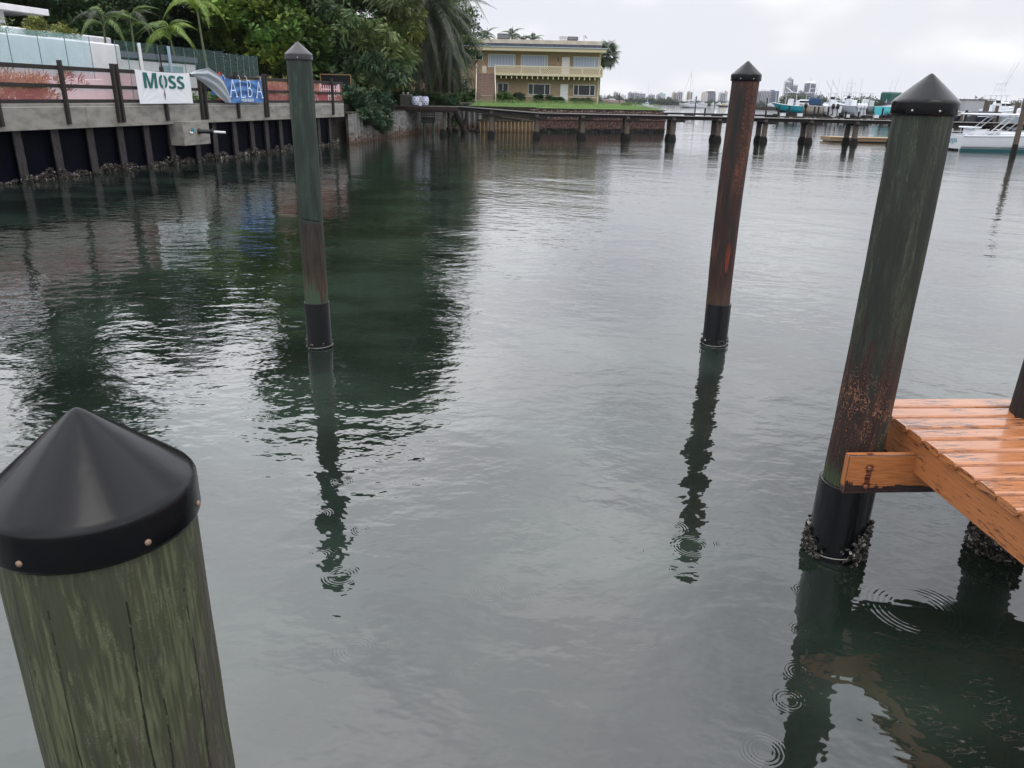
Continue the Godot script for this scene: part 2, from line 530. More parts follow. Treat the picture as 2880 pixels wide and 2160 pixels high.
func water() -> void:
	var m := mat("water", Color(0.155, 0.20, 0.172), 0.02, {"spec": 0.70, "tex": ntex(0.006, 4, 61, [[0.0, g1(0.55)], [0.45, g1(0.7)], [0.7, g1(0.9)], [1.0, g1(1.0)]], 512)})
	m.heightmap_enabled = true
	m.heightmap_texture = ripple_picture()
	m.heightmap_scale = RIPPLE
	m.uv1_scale = Vector3(1.0 / 12.0, 1.0 / 8.0, 1.0)
	var xs := PackedFloat32Array()
	var half := [0.0]
	while half[-1] < 1700.0:
		half.append(half[-1] + maxf(0.06, 0.02 * half[-1] - 0.1))
	for k in range(half.size() - 1, 0, -1):
		xs.append(-half[k])
	for k in half.size():
		xs.append(half[k])
	var zs := PackedFloat32Array()
	var z := 4.0
	while z > -1700.0:
		zs.append(z)
		z -= maxf(0.06, -0.0085 * z) if z < 0.5 else 0.3
	zs.append(-1750.0)
	# swell and wavelets: direction, wavelength, slope
	var wv := []
	var r2 := RandomNumberGenerator.new()
	r2.seed = 11
	for k in 15:
		var lam := 0.28 * pow(1.27, k)
		var dir := deg_to_rad(-78.0 + r2.randf_range(-48.0, 48.0))
		var kk := TAU / lam
		wv.append([cos(dir) * kk, sin(dir) * kk, r2.randf() * TAU, SLOPE / kk * (1.0 if k < 9 else 0.75), lam])
	var gust := noise(0.05, 2, 15)
	var nx := xs.size()
	var nz := zs.size()
	var v := PackedVector3Array()
	var n := PackedVector3Array()
	var t := PackedVector2Array()
	v.resize(nx * nz)
	n.resize(nx * nz)
	t.resize(nx * nz)
	for b in nz:
		var zz := zs[b]
		var dz := absf(zs[mini(b + 1, nz - 1)] - zz)
		for a in nx:
			var xx := xs[a]
			var h := 0.0
			var gx := 0.0
			var gz := 0.0
			if zz > -420.0 and absf(xx) < 320.0:
				var dx := absf(xs[mini(a + 1, nx - 1)] - xx)
				var least := 2.6 * maxf(dx, dz)
				var amp := 0.75 + 0.9 * gust.get_noise_2d(xx, zz * 1.6)
				for w in wv:
					if w[4] < least:
						continue
					var ph: float = w[0] * xx + w[1] * zz + w[2]
					var am: float = w[3] * amp
					h += am * sin(ph)
					var cs := am * cos(ph)
					gx += w[0] * cs
					gz += w[1] * cs
			var k := b * nx + a
			v[k] = Vector3(xx, h, zz)
			n[k] = Vector3(-gx, 1.0, -gz).normalized()
			t[k] = Vector2(xx, zz)
	var ix := PackedInt32Array()
	ix.resize((nx - 1) * (nz - 1) * 6)
	var q := 0
	for b in nz - 1:
		for a in nx - 1:
			var k := b * nx + a
			ix[q] = k
			ix[q + 1] = k + nx
			ix[q + 2] = k + 1
			ix[q + 3] = k + 1
			ix[q + 4] = k + nx
			ix[q + 5] = k + nx + 1
			q += 6
	var arr := []
	arr.resize(Mesh.ARRAY_MAX)
	arr[Mesh.ARRAY_VERTEX] = v
	arr[Mesh.ARRAY_NORMAL] = n
	arr[Mesh.ARRAY_TEX_UV] = t
	arr[Mesh.ARRAY_INDEX] = ix
	var am2 := ArrayMesh.new()
	am2.add_surface_from_arrays(Mesh.PRIMITIVE_TRIANGLES, arr)
	struct("water", am2, m)

# ---------------------------------------------------------------- land
const WALL_A := Vector3(-14.79, 0, -20.04)
const WALL_D := Vector3(0.196, 0, -0.9806)

func wall_basis() -> Basis:
	return Basis(WALL_D, Vector3.UP, WALL_D.cross(Vector3.UP))

# a point u metres along the seawall, s metres landward of its face
func W(u: float, s: float, y: float) -> Vector3:
	return WALL_A + wall_basis() * Vector3(u, y, -s)

func sheet(pts: PackedVector2Array, y: float, deep: float) -> ArrayMesh:
	var m := MB.new()
	var tri := Geometry2D.triangulate_polygon(pts)
	for k in range(0, tri.size(), 3):
		m.face([Vector3(pts[tri[k]].x, y, pts[tri[k]].y), Vector3(pts[tri[k + 1]].x, y, pts[tri[k + 1]].y), Vector3(pts[tri[k + 2]].x, y, pts[tri[k + 2]].y)], Vector3.UP)
	var cen := Vector2.ZERO
	for p in pts:
		cen += p
	cen /= pts.size()
	for k in pts.size():
		var p := pts[k]
		var q := pts[(k + 1) % pts.size()]
		var o := Vector2(q.y - p.y, p.x - q.x)
		if Geometry2D.is_point_in_polygon((p + q) * 0.5 + o.normalized() * 0.05, pts):
			o = -o
		m.face([Vector3(p.x, y, p.y), Vector3(q.x, y, q.y), Vector3(q.x, y - deep, q.y), Vector3(p.x, y - deep, p.y)], Vector3(o.x, 0, o.y))
	return m.mesh()

func land() -> void:
	# earth behind the walls
	var a := W(-16, 0.4, 0)
	var b := W(25.2, 0.4, 0)
	struct("ground", sheet(PackedVector2Array([Vector2(a.x, a.z), Vector2(b.x, b.z), Vector2(-7.9, -62.8), Vector2(-5.6, -73.6), Vector2(-4.6, -75.0), Vector2(-5.0, -140), Vector2(-160, -140), Vector2(-160, -4)]), 2.1, 2.6), M.soil)
	# lawn rising gently to the house
	var m := MB.new()
	var R := []
	for k in 14:
		var f := k / 13.0
		var row := PackedVector3Array()
		for x in [-4.9, -3.0, -1.0, 1.65, 1.75, 4.0, 6.0, 8.0, 10.0, 12.0, 13.1]:
			var zf := lerpf(-74.2, -72.6, (x + 4.9) / 6.6) if x < 1.7 else lerpf(-68.0, -72.6, (x - 1.7) / 11.4)
			var p := Vector3(x, 0, zf).lerp(Vector3(lerpf(-6.0, 13.4, (x + 4.9) / 18.0), 0, -118), f)
			p.y = 1.9 + 0.25 * clampf(f * 2.0, 0, 1)
			row.append(p)
		R.append(row)
	m.grid(R, false, Vector3(0, -500, -90))
	struct("lawn", m.mesh(), M.grass)
	# grass blades along the front edge, uneven
	var lm := leaf_cluster(9, 0.10, 0.012, 0.5, 0.0, 3)
	var xf := []
	var col := []
	for k in 5200:
		var g := rng.randf()
		var x := lerpf(-4.6, 13.0, g)
		var f := pow(rng.randf(), 1.6)
		var zf := lerpf(-74.2, -72.6, (x + 4.6) / 6.2) if x < 1.7 else lerpf(-68.4, -72.2, (x - 1.7) / 11.3)
		var z := zf - f * 22.0 - 0.2
		xf.append(Transform3D(Basis.from_euler(Vector3(0, rng.randf() * TAU, 0)).scaled(Vector3.ONE * rng.randf_range(0.8, 1.6)), Vector3(x, 1.9 + 0.25 * clampf(f * 22.0 / 23.0, 0, 1), z)))
		var c := rng.randf_range(0.75, 1.2)
		col.append(Color(0.11 * c, 0.20 * c, 0.028 * c))
	stuff(tag(scatter("grass_blades", lm, M.leaf, null, xf, col), "bright green mown grass of the lawn before the yellow house", "grass"))

# ---------------------------------------------------------------- leaves and palms
func leaf_cluster(count: int, length: float, wide: float, spread: float, droop: float, sd: int, up := 0.4) -> ArrayMesh:
	var r := RandomNumberGenerator.new()
	r.seed = sd
	var m := MB.new()
	for k in count:
		var az := TAU * (k + r.randf_range(-0.3, 0.3)) / count * 2.4
		var d := Vector3(cos(az), r.randf_range(-0.5, 1.0) * 0.7 + up, sin(az)).normalized()
		var base := d * spread * r.randf_range(0.1, 1.0) + Vector3(0, r.randf_range(-0.3, 0.3) * spread, 0)
		var L := length * r.randf_range(0.75, 1.25)
		var side := d.cross(Vector3.UP).normalized().rotated(d, r.randf_range(-0.6, 0.6)) * wide * 0.5
		var mid := base + d * L * 0.5
		var tip := base + d * L + Vector3(0, -droop * L, 0)
		var nn := side.cross(d)
		m.face([base, mid - side, tip], nn)
		m.face([base, tip, mid + side], nn)
	return m.mesh()

func crown(parent: Node, ells: Array, count: int, lm: Mesh, tint: Color, sd: int, size := 1.0, clump := 0.9, called := "crown") -> Node:
	var r := RandomNumberGenerator.new()
	r.seed = sd
	var wts := []
	var tot := 0.0
	for q in ells:
		var w := pow(q[1].x * q[1].y * q[1].z, 0.667)
		tot += w
		wts.append(w)
	var clumps := []
	for k in ells.size():
		var nc := int(count / 46.0 * wts[k] / tot) + 5
		for j in nc:
			var d := Vector3(r.randfn(), r.randfn(), r.randfn()).normalized()
			var p: Vector3 = ells[k][0] + d * ells[k][1] * lerpf(0.45, 1.05, pow(r.randf(), 0.5))
			var hue := r.randf_range(-1, 1)
			var br := r.randf_range(0.72, 1.3)
			clumps.append([p, Color(tint.r * br * (1.0 + 0.2 * hue), tint.g * br, tint.b * br * (1.0 - 0.25 * hue)), r.randf_range(0.7, 1.4)])
	var xf := []
	var col := []
	for k in count:
		var c: Array = clumps[r.randi() % clumps.size()]
		var off: Vector3 = Vector3(r.randfn(), r.randfn() * 0.6, r.randfn()) * clump * 0.5 * float(c[2])
		var b := Basis.from_euler(Vector3(r.randf_range(-0.7, 0.7), r.randf() * TAU, r.randf_range(-0.7, 0.7))).scaled(Vector3.ONE * size * r.randf_range(0.7, 1.35))
		xf.append(Transform3D(b, c[0] + off))
		var f := r.randf_range(0.8, 1.2)
		col.append(Color(c[1].r * f, c[1].g * f, c[1].b * f))
	return stuff(scatter(called, lm, M.leaf, parent, xf, col))

func limbs(parent: Node, foot: Vector3, heads: Array, r0: float, mt: Material) -> void:
	var m := MB.new()
	var fork := foot
	var top := Vector3.ZERO
	for h in heads:
		top += h
	top /= heads.size()
	fork = foot.lerp(top, 0.45)
	fork.x = foot.x + (top.x - foot.x) * 0.2
	m.tube([foot, foot.lerp(fork, 0.5) + Vector3(0.12, 0, 0.05), fork], [r0 * 1.25, r0, r0 * 0.8], 10)
	for h in heads:
		for k in 3:
			var e: Vector3 = h + Vector3(rng.randf_range(-1, 1), rng.randf_range(-0.6, 1.2), rng.randf_range(-1, 1)) * 1.6
			m.tube([fork, fork.lerp(e, 0.5) + Vector3(rng.randf_range(-0.3, 0.3), 0.3, rng.randf_range(-0.3, 0.3)), e], [r0 * 0.55, r0 * 0.3, r0 * 0.08], 6)
	put("trunk", m.mesh(), mt, parent)

# a pinnate palm frond: rib curved in the x-y plane from the origin, leaflets hanging from both sides
func frond_mesh(length: float, rise: float, fall: float, leaflet: float, hang: float, count: int, sd: int, wide := 0.045) -> ArrayMesh:
	var r := RandomNumberGenerator.new()
	r.seed = sd
	var m := MB.new()
	var pts := []
	for k in 9:
		var f := k / 8.0
		pts.append(Vector3(length * (f - 0.22 * f * f * fall), length * (rise * f - fall * f * f), 0))
	m.tube(pts, [0.035, 0.03, 0.024, 0.02, 0.015, 0.012, 0.009, 0.006, 0.004], 5)
	for k in count:
		var f := lerpf(0.12, 1.0, k / float(count - 1))
		var g := f * 8.0
		var a := int(minf(g, 7.0))
		var p: Vector3 = pts[a].lerp(pts[a + 1], g - a)
		var d: Vector3 = (pts[a + 1] - pts[a]).normalized()
		var L := leaflet * sin(PI * clampf(f * 0.82 + 0.16, 0, 1)) * r.randf_range(0.85, 1.15)
		for s in [-1.0, 1.0]:
			var o := (Vector3(0, 0, s) + d * 0.55 + Vector3(0, -hang * r.randf_range(0.6, 1.3), 0)).normalized()
			var w := d * wide
			var mid := p + o * L * 0.5
			var tip := p + (o + Vector3(0, -hang * 0.5, 0)).normalized() * L
			var nn := o.cross(d)
			m.face([p - w * 0.4, mid - w * 0.5, mid + w * 0.5, p + w * 0.4], nn)
			m.face([mid - w * 0.5, tip, mid + w * 0.5], nn)
	return m.mesh()

func fan_mesh(blade: float, stalk: float, sd: int) -> ArrayMesh:
	var r := RandomNumberGenerator.new()
	r.seed = sd
	var m := MB.new()
	m.tube([Vector3.ZERO, Vector3(stalk * 0.6, 0.1, 0), Vector3(stalk, 0, 0)], [0.025, 0.02, 0.015], 5)
	for k in 22:
		var a := lerpf(-2.2, 2.2, k / 21.0)
		var d := Vector3(cos(a), -0.25 - 0.2 * absf(a) * 0.4, sin(a)).normalized()
		var p := Vector3(stalk, 0, 0)
		var L := blade * r.randf_range(0.85, 1.1) * (1.0 - 0.1 * absf(a))
		var w := d.cross(Vector3.UP).normalized() * 0.045
		var mid := p + d * L * 0.6
		var tip := p + d * L + Vector3(0, -0.22 * L, 0)
		m.face([p, mid - w, mid + w], Vector3.UP)
		m.face([mid - w, tip, mid + w], Vector3.UP)
	return m.mesh()

func palm(called: String, label: String, group: String, foot: Vector3, head: Vector3, r0: float, trunk_mat: Material, shapes: Array, fr_mats: Array, count: int, tilt0: float, tilt1: float, sd: int, size := 1.0) -> Node3D:
	var o := thing(called, label, "palm tree", foot, Basis.IDENTITY, group)
	var r := RandomNumberGenerator.new()
	r.seed = sd
	var h := head - foot
	var m := MB.new()
	m.tube([Vector3.ZERO, h * 0.33 + Vector3(h.x * -0.15, 0, 0), h * 0.66, h], [r0 * 1.35, r0, r0 * 0.85, r0 * 0.7], 10)
	put("trunk", m.mesh(), trunk_mat, o)
	for k in count:
		var f := (k + 0.5) / count
		var az := k * 2.39996 + r.randf_range(-0.25, 0.25)
		var tilt := lerpf(tilt0, tilt1, f) + r.randf_range(-0.12, 0.12)
		var b := Basis(Vector3.UP, az) * Basis(Vector3.BACK, tilt) * Basis(Vector3.RIGHT, r.randf_range(-0.3, 0.3))
		put("frond", shapes[k % shapes.size()], fr_mats[(k * 7 + sd) % fr_mats.size()], o, h + Vector3(0, r.randf_range(-0.15, 0.1), 0), b.scaled(Vector3.ONE * size * r.randf_range(0.85, 1.1)))
	return o

# ---------------------------------------------------------------- seawall with its rail
const PILE_U := [-7.6, -6.1, -4.6, -3.1, -1.6, -0.1, 1.3, 2.7, 4.13, 5.62, 7.06, 8.44, 9.83, 11.44, 12.72, 14.25, 15.68, 16.98, 18.32, 19.7, 21.1, 22.47, 23.86]
const POST_U := [-8.0, -5.5, -3.0, -0.52, 1.97, 4.49, 6.76, 6.97, 9.35, 11.59, 11.87, 14.24, 16.53, 16.72, 19.0, 21.42, 23.78]

func shell_mesh() -> ArrayMesh:
	var m := MB.new()
	var r := RandomNumberGenerator.new()
	r.seed = 5
	var rim := []
	for k in 7:
		var a := PI * (k / 6.0 - 0.5) * 1.3
		rim.append(Vector3(cos(a) * 0.5, 0.08 * (k % 2) + r.randf_range(-0.03, 0.05), sin(a) * 0.4))
	for k in 6:
		m.face([Vector3(-0.45, 0, 0), rim[k], rim[k + 1], Vector3(0, 0.2, 0)], Vector3.UP)
		m.face([Vector3(-0.45, 0, 0), rim[k], rim[k + 1], Vector3(0, -0.08, 0)], Vector3.DOWN)
	return m.mesh()

func shell_tint() -> Color:
	var c := rng.randf()
	if c < 0.22:
		return Color(0.30, 0.28, 0.25) * rng.randf_range(0.7, 1.3)
	return Color(0.055, 0.048, 0.042) * rng.randf_range(0.5, 1.8)

func seawall() -> void:
	var wb := wall_basis()
	var o := thing("seawall", "grey concrete capped seawall on dark steel sheets below the rail fence", "seawall", WALL_A, wb)
	var u0 := -9.0
	var u1 := 25.33
	# cap, with a thin drip line of pale laitance and form joints
	var cuts := [u0, -4.0, 1.2, 5.35, 9.6, 12.0, 17.6, 21.9, u1]
	for k in cuts.size() - 1:
		bit("concrete_cap", o, M.concrete, Vector3((cuts[k] + cuts[k + 1]) / 2, 1.815, -0.35), Vector3(cuts[k + 1] - cuts[k] - 0.012, 0.73, 0.9), Basis.IDENTITY, 0.012)
	bit("form_line", o, M.concrete_line, Vector3((u0 + u1) / 2, 2.085, 0.101), Vector3(u1 - u0, 0.018, 0.006))
	# sheets and soldier piles
	for k in PILE_U.size() - 1:
		var a: float = PILE_U[k]
		var b: float = PILE_U[k + 1]
		bit("steel_sheet", o, M.sheet_steel, Vector3((a + b) / 2, 0.4, -0.32), Vector3(b - a - 0.02, 2.09, 0.08))
	for u in PILE_U:
		var m := MB.new()
		m.box(Vector3(u, 0.4, -0.13), Vector3(0.30, 2.09, 0.03))
		m.box(Vector3(u, 0.4, -0.21), Vector3(0.03, 2.09, 0.14))
		put("steel_pile", m.mesh(), M.pile_steel, o)
	# outfall box with its pipe
	bit("outfall_box", o, M.concrete, Vector3(10.6, 1.12, 0.14), Vector3(1.7, 0.86, 0.64), Basis.IDENTITY, 0.015)
	var pm := MB.new()
	pm.tube([Vector3(10.72, 1.18, 0.44), Vector3(10.72, 1.18, 0.5), Vector3(10.72, 1.175, 0.5), Vector3(10.85, 1.17, 0.95)], [0.11, 0.11, 0.075, 0.075], 12)
	pm.tube([Vector3(10.85, 1.17, 0.95), Vector3(10.86, 1.17, 1.02)], [0.12, 0.12], 12)
	put("pipe_coupling", pm.mesh(), M.black_plastic, o)
	pm = MB.new()
	pm.tube([Vector3(10.86, 1.17, 1.02), Vector3(11.0, 1.15, 1.42)], [0.045, 0.045], 10)
	put("drain_pipe", pm.mesh(), M.white_paint, o)
	pm = MB.new()
	pm.tube([Vector3(10.33, 1.22, 0.46), Vector3(10.33, 1.22, 0.475)], [0.09, 0.09], 14)
	put("outlet_cap", pm.mesh(), M.hull_teal, o)
	pm = MB.new()
	pm.tube([Vector3(10.17, 1.17, 0.45), Vector3(10.19, 1.13, 0.50), Vector3(10.24, 1.15, 0.52)], [0.035, 0.035, 0.03], 8)
	put("outlet_hook", pm.mesh(), M.white_paint, o)
	# oysters and mussels in the tide zone
	var xf := []
	var col := []
	for k in 6500:
		var u := rng.randf_range(-8.8, 25.2)
		var hm := 0.18 + 0.09 * sin(u * 2.1) + 0.07 * sin(u * 5.3)
		var y := rng.randf_range(-0.05, 1.0) * hm
		var near := 0.0
		for p in PILE_U:
			if absf(u - p) < 0.2:
				near = 0.16
		xf.append(Transform3D(Basis.from_euler(Vector3(rng.randf() * TAU, rng.randf() * TAU, rng.randf() * TAU)).scaled(Vector3.ONE * rng.randf_range(0.05, 0.1)), Vector3(u, y, -0.27 + near + rng.randf_range(0, 0.12))))
		col.append(shell_tint())
	stuff(scatter("oyster_growth", shell_mesh(), M.shell, o, xf, col))
	# rail fence bolted to the cap
	var f := thing("rail_fence", "dark brown timber rail fence with pink mesh along the seawall", "fence", WALL_A, wb)
	for k in POST_U.size():
		var u: float = POST_U[k]
		bit("post", f, M.rail_wood, Vector3(u, 2.49, 0.165), Vector3(0.10, 1.82, 0.12), Basis(Vector3.BACK, rng.randf_range(-0.012, 0.012)), 0.008)
	for y in [3.19, 2.68, 2.245]:
		for s in [[-9.0, -3.0], [-3.0, 1.97], [1.97, 6.86], [6.9, 11.70], [11.73, 16.6], [16.63, 21.42], [21.44, 25.4]]:
			if y == 3.19 and s[0] > 11.0 and s[0] < 12.0:
				bit("rail", f, M.rail_wood, Vector3(14.2, y, 0.075), Vector3(4.9, 0.10, 0.05), Basis.IDENTITY, 0.006)
				continue
			bit("rail", f, M.rail_wood, Vector3((s[0] + s[1]) / 2, y, 0.075), Vector3(s[1] - s[0], 0.12 if y > 3.0 else 0.11, 0.05), Basis(Vector3.BACK, rng.randf_range(-0.003, 0.003)), 0.006)
	for s in [[-9.0, -3.0], [-3.0, 1.97], [1.97, 6.86], [6.9, 9.0], [16.6, 21.42], [21.44, 25.3]]:
		var R := []
		for r in 5:
			var row := PackedVector3Array()
			for k in 16:
				var u := lerpf(s[0], s[1], k / 15.0)
				row.append(Vector3(u, lerpf(2.24, 3.2, r / 4.0), 0.035 + 0.008 * sin(u * 3.0 + r)))
			R.append(row)
		var m := MB.new()
		m.grid(R, false, Vector3(0, 2.5, -50))
		put("mesh_screen", m.mesh(), M.pink_mesh, f)

# ---------------------------------------------------------------- banners hung on the rail
func cloth(p00: Vector3, p10: Vector3, p11: Vector3, p01: Vector3, fold: Callable, nx := 36, ny := 24) -> ArrayMesh:
	var R := []
	for r in ny + 1:
		var row := PackedVector3Array()
		var g := float(r) / ny
		for k in nx + 1:
			var f := float(k) / nx
			var p := p00.lerp(p10, f).lerp(p01.lerp(p11, f), g)
			row.append(p + fold.call(f, g))
		R.append(row)
	var m := MB.new()
	m.grid(R, false, Vector3(p00.x, p00.y, p00.z - 50.0))
	return m.mesh()

func lettering(called: String, txt: String, parent: Node, mt: Material, at: Vector3, height: float, stretch := 1.0, face := "Droid Sans", weight := 700, tall := 1.0) -> MeshInstance3D:
	var tm := TextMesh.new()
	var f := SystemFont.new()
	f.font_names = PackedStringArray([face])
	f.font_weight = weight
	tm.font = f
	tm.text = txt
	tm.font_size = 64
	tm.pixel_size = height / 46.0
	tm.depth = 0.006
	tm.curve_step = 1.0
	return put(called, tm, mt, parent, at, Basis.from_scale(Vector3(stretch, tall, 1.0)))

func banners() -> void:
	var wb := wall_basis()
	var o := thing("white_banner", "white cloth banner printed Moss in green on the rail fence", "banner", WALL_A, wb)
	var tug := func(f: float, g: float) -> Vector3:
		var c := minf(minf(Vector2(f, g).length(), Vector2(1 - f, g).length()), minf(Vector2(f, 1 - g).length(), Vector2(1 - f, 1 - g).length()))
		var crease := 0.0
		for q in [[0.0, 0.0, 1.0], [1.0, 0.0, 2.0], [0.0, 1.0, 3.0], [1.0, 1.0, 4.0]]:
			var d := Vector2(f - q[0], (g - q[1]) * 0.6)
			crease += sin(atan2(d.y, d.x) * 16.0 + q[2]) * exp(-d.length() * 5.0) * minf(d.length() * 6.0, 1.0)
		return Vector3(0, -0.035 * sin(PI * f) * (1.0 - g), 0.012 * crease + 0.005 * sin(f * 9.0) * sin(g * 7.0))
	put("cloth", cloth(Vector3(7.77, 3.27, 0.245), Vector3(10.88, 3.25, 0.245), Vector3(10.90, 2.18, 0.25), Vector3(7.80, 2.17, 0.25), tug, 48, 24), M.banner_white, o)
	lettering("lettering", "M", o, M.print_green, Vector3(8.50, 2.925, 0.268), 0.50, 1.42)
	lettering("lettering", "O", o, M.print_green, Vector3(9.22, 2.90, 0.268), 0.43, 1.22)
	lettering("lettering", "S", o, M.print_green, Vector3(9.76, 2.895, 0.268), 0.43, 1.65)
	lettering("lettering", "S", o, M.print_green, Vector3(10.26, 2.89, 0.268), 0.43, 1.65)
	bit("plumb_line", o, M.banner_white, Vector3(9.22, 2.90, 0.274), Vector3(0.075, 0.46, 0.003))
	bit("plumb_line", o, M.print_grey, Vector3(9.22, 2.78, 0.277), Vector3(0.012, 0.40, 0.003))
	var m := MB.new()
	m.face([Vector3(9.19, 2.53, 0.270), Vector3(9.22, 2.66, 0.275), Vector3(9.25, 2.53, 0.270)], Vector3.BACK)
	put("plumb_bob", m.mesh(), M.print_red, o)
	m = MB.new()
	m.face([Vector3(9.165, 2.52, 0.270), Vector3(9.275, 2.52, 0.270), Vector3(9.22, 2.28, 0.268)], Vector3.BACK)
	put("plumb_bob", m.mesh(), M.print_grey, o)
	# blue banner
	o = thing("blue_banner", "dark blue sagging banner printed ALBA in thin white letters", "banner", WALL_A, wb)
	var sag := func(f: float, g: float) -> Vector3:
		var bow := 4.0 * f * (1.0 - f)
		return Vector3(0, -0.10 * bow * (1.0 - g) * (1.0 - g) - 0.03 * absf(sin(f * PI * 3.0)) * (1 - g), 0.036 * sin((g * 1.5 + bow * 0.6) * 11.0) * bow * (1.0 - 0.35 * g) + 0.018 * sin(f * 23.0 + g * 4.0) * (1.0 - g))
	put("cloth", cloth(Vector3(13.2, 3.20, 0.245), Vector3(16.2, 3.20, 0.245), Vector3(16.24, 2.20, 0.25), Vector3(13.28, 2.19, 0.25), sag, 60, 36), M.banner_blue, o)
	# thin drawn capitals: strokes as pairs of points round each letter's middle
	var bowl := func(y0: float, y1: float, w: float) -> Array:
		var pts := [Vector2(-0.14, y1)]
		for k in 9:
			var a := PI * k / 8.0
			pts.append(Vector2(-0.14 + w * (0.35 + 0.65 * sin(a)), (y0 + y1) / 2 + cos(a) * (y1 - y0) / 2))
		pts.append(Vector2(-0.14, y0))
		return pts
	var A := [[Vector2(-0.25, -0.32), Vector2(0.0, 0.33), Vector2(0.25, -0.32)], [Vector2(-0.15, -0.08), Vector2(0.15, -0.08)], [Vector2(-0.31, -0.32), Vector2(-0.19, -0.32)], [Vector2(0.18, -0.32), Vector2(0.32, -0.32)]]
	var glyphs := [A, [[Vector2(-0.1, 0.33), Vector2(-0.1, -0.32), Vector2(0.2, -0.32), Vector2(0.2, -0.24)], [Vector2(-0.17, 0.33), Vector2(-0.03, 0.33)]], [[Vector2(-0.14, 0.33), Vector2(-0.14, -0.32)], bowl.call(0.02, 0.33, 0.24), bowl.call(-0.32, 0.02, 0.32)], A]
	var xs := [13.74, 14.42, 15.04, 15.84]
	for k in 4:
		m = MB.new()
		for line in glyphs[k]:
			for q in line.size() - 1:
				var c := Vector3(xs[k], 2.76 - 0.03 * (k % 2), 0.305)
				m.beam(c + Vector3(line[q].x, line[q].y, 0), c + Vector3(line[q + 1].x, line[q + 1].y, 0.002), 0.006, 0.042)
		put("lettering", m.mesh(), M.print_white, o)
	lettering("lettering", "PALM BEACH", o, M.print_white, Vector3(14.85, 2.30, 0.275), 0.115, 1.0)
	for u in [13.25, 14.42, 14.97, 16.15]:
		m = MB.new()
		m.tube([Vector3(u, 3.10, 0.26), Vector3(u, 3.22, 0.24), Vector3(u + 0.03, 3.28, 0.15)], [0.008, 0.008, 0.008], 5)
		put("tie", m.mesh(), M.banner_white, o)
	# smaller light blue one half behind it
	o = thing("light_blue_banner", "small light blue banner partly behind the flapping grey cloth", "banner", WALL_A, wb)
	put("cloth", cloth(Vector3(12.2, 3.24, 0.222), Vector3(13.16, 3.22, 0.222), Vector3(13.22, 2.45, 0.222), Vector3(12.3, 2.5, 0.222), func(f: float, g: float) -> Vector3: return Vector3(0, 0, 0.008 * sin(f * 8.0 + g * 5.0)), 14, 10), M.banner_light_blue, o)
	lettering("lettering", "URKE", o, M.print_white, Vector3(12.75, 2.92, 0.234), 0.24, 0.9)
	lettering("lettering", "LIVING", o, M.print_white, Vector3(12.78, 2.66, 0.234), 0.17, 0.9)
	# loose grey cloth that has come off on one side and twists over the rail
	o = thing("grey_tarp", "silvery grey loose cloth twisting down over the rail", "banner", WALL_A, wb)
	var R := []
	for r in 19:
		var f := r / 18.0
		var row := PackedVector3Array()
		var a := Vector3(10.9, 3.24, 0.25).lerp(Vector3(11.75, 3.50, 0.52), minf(f * 3.0, 1.0))
		var b := Vector3(10.9, 3.18, 0.25).lerp(Vector3(11.6, 2.95, 0.34), minf(f * 3.0, 1.0))
		if f > 0.333:
			var h := (f - 0.333) / 0.667
			a = Vector3(11.75, 3.50, 0.52).lerp(Vector3(13.5, 2.20, 0.30), h) + Vector3(0.25, 0.12, 0.05) * sin(PI * h)
			b = Vector3(11.6, 2.95, 0.34).lerp(Vector3(13.12, 2.18, 0.27), h)
		for k in 13:
			var g := k / 12.0
			row.append(a.lerp(b, g) + Vector3(0, 0.02 * sin(f * 14.0), 0.07 * sin(PI * g) + 0.03 * sin(g * 15.0 + f * 6.0) * sin(PI * f)))
		R.append(row)
	m = MB.new()
	m.grid(R, false, Vector3(12, 2.5, -50))
	put("cloth", m.mesh(), M.banner_grey, o)
	# traffic cone behind the rail
	o = thing("traffic_cone", "small red traffic cone standing behind the blue banner's rail", "traffic cone", W(13.9, 0.35, 2.18))
	m = MB.new()
	m.lathe([Vector2(0.17, 0.03), Vector2(0.12, 0.05), Vector2(0.04, 1.18), Vector2(0.03, 1.2)], 14)
	put("cone", m.mesh(), M.orange_cone, o)
	bit("base", o, M.orange_cone, Vector3(0, 0.015, 0), Vector3(0.40, 0.03, 0.40))

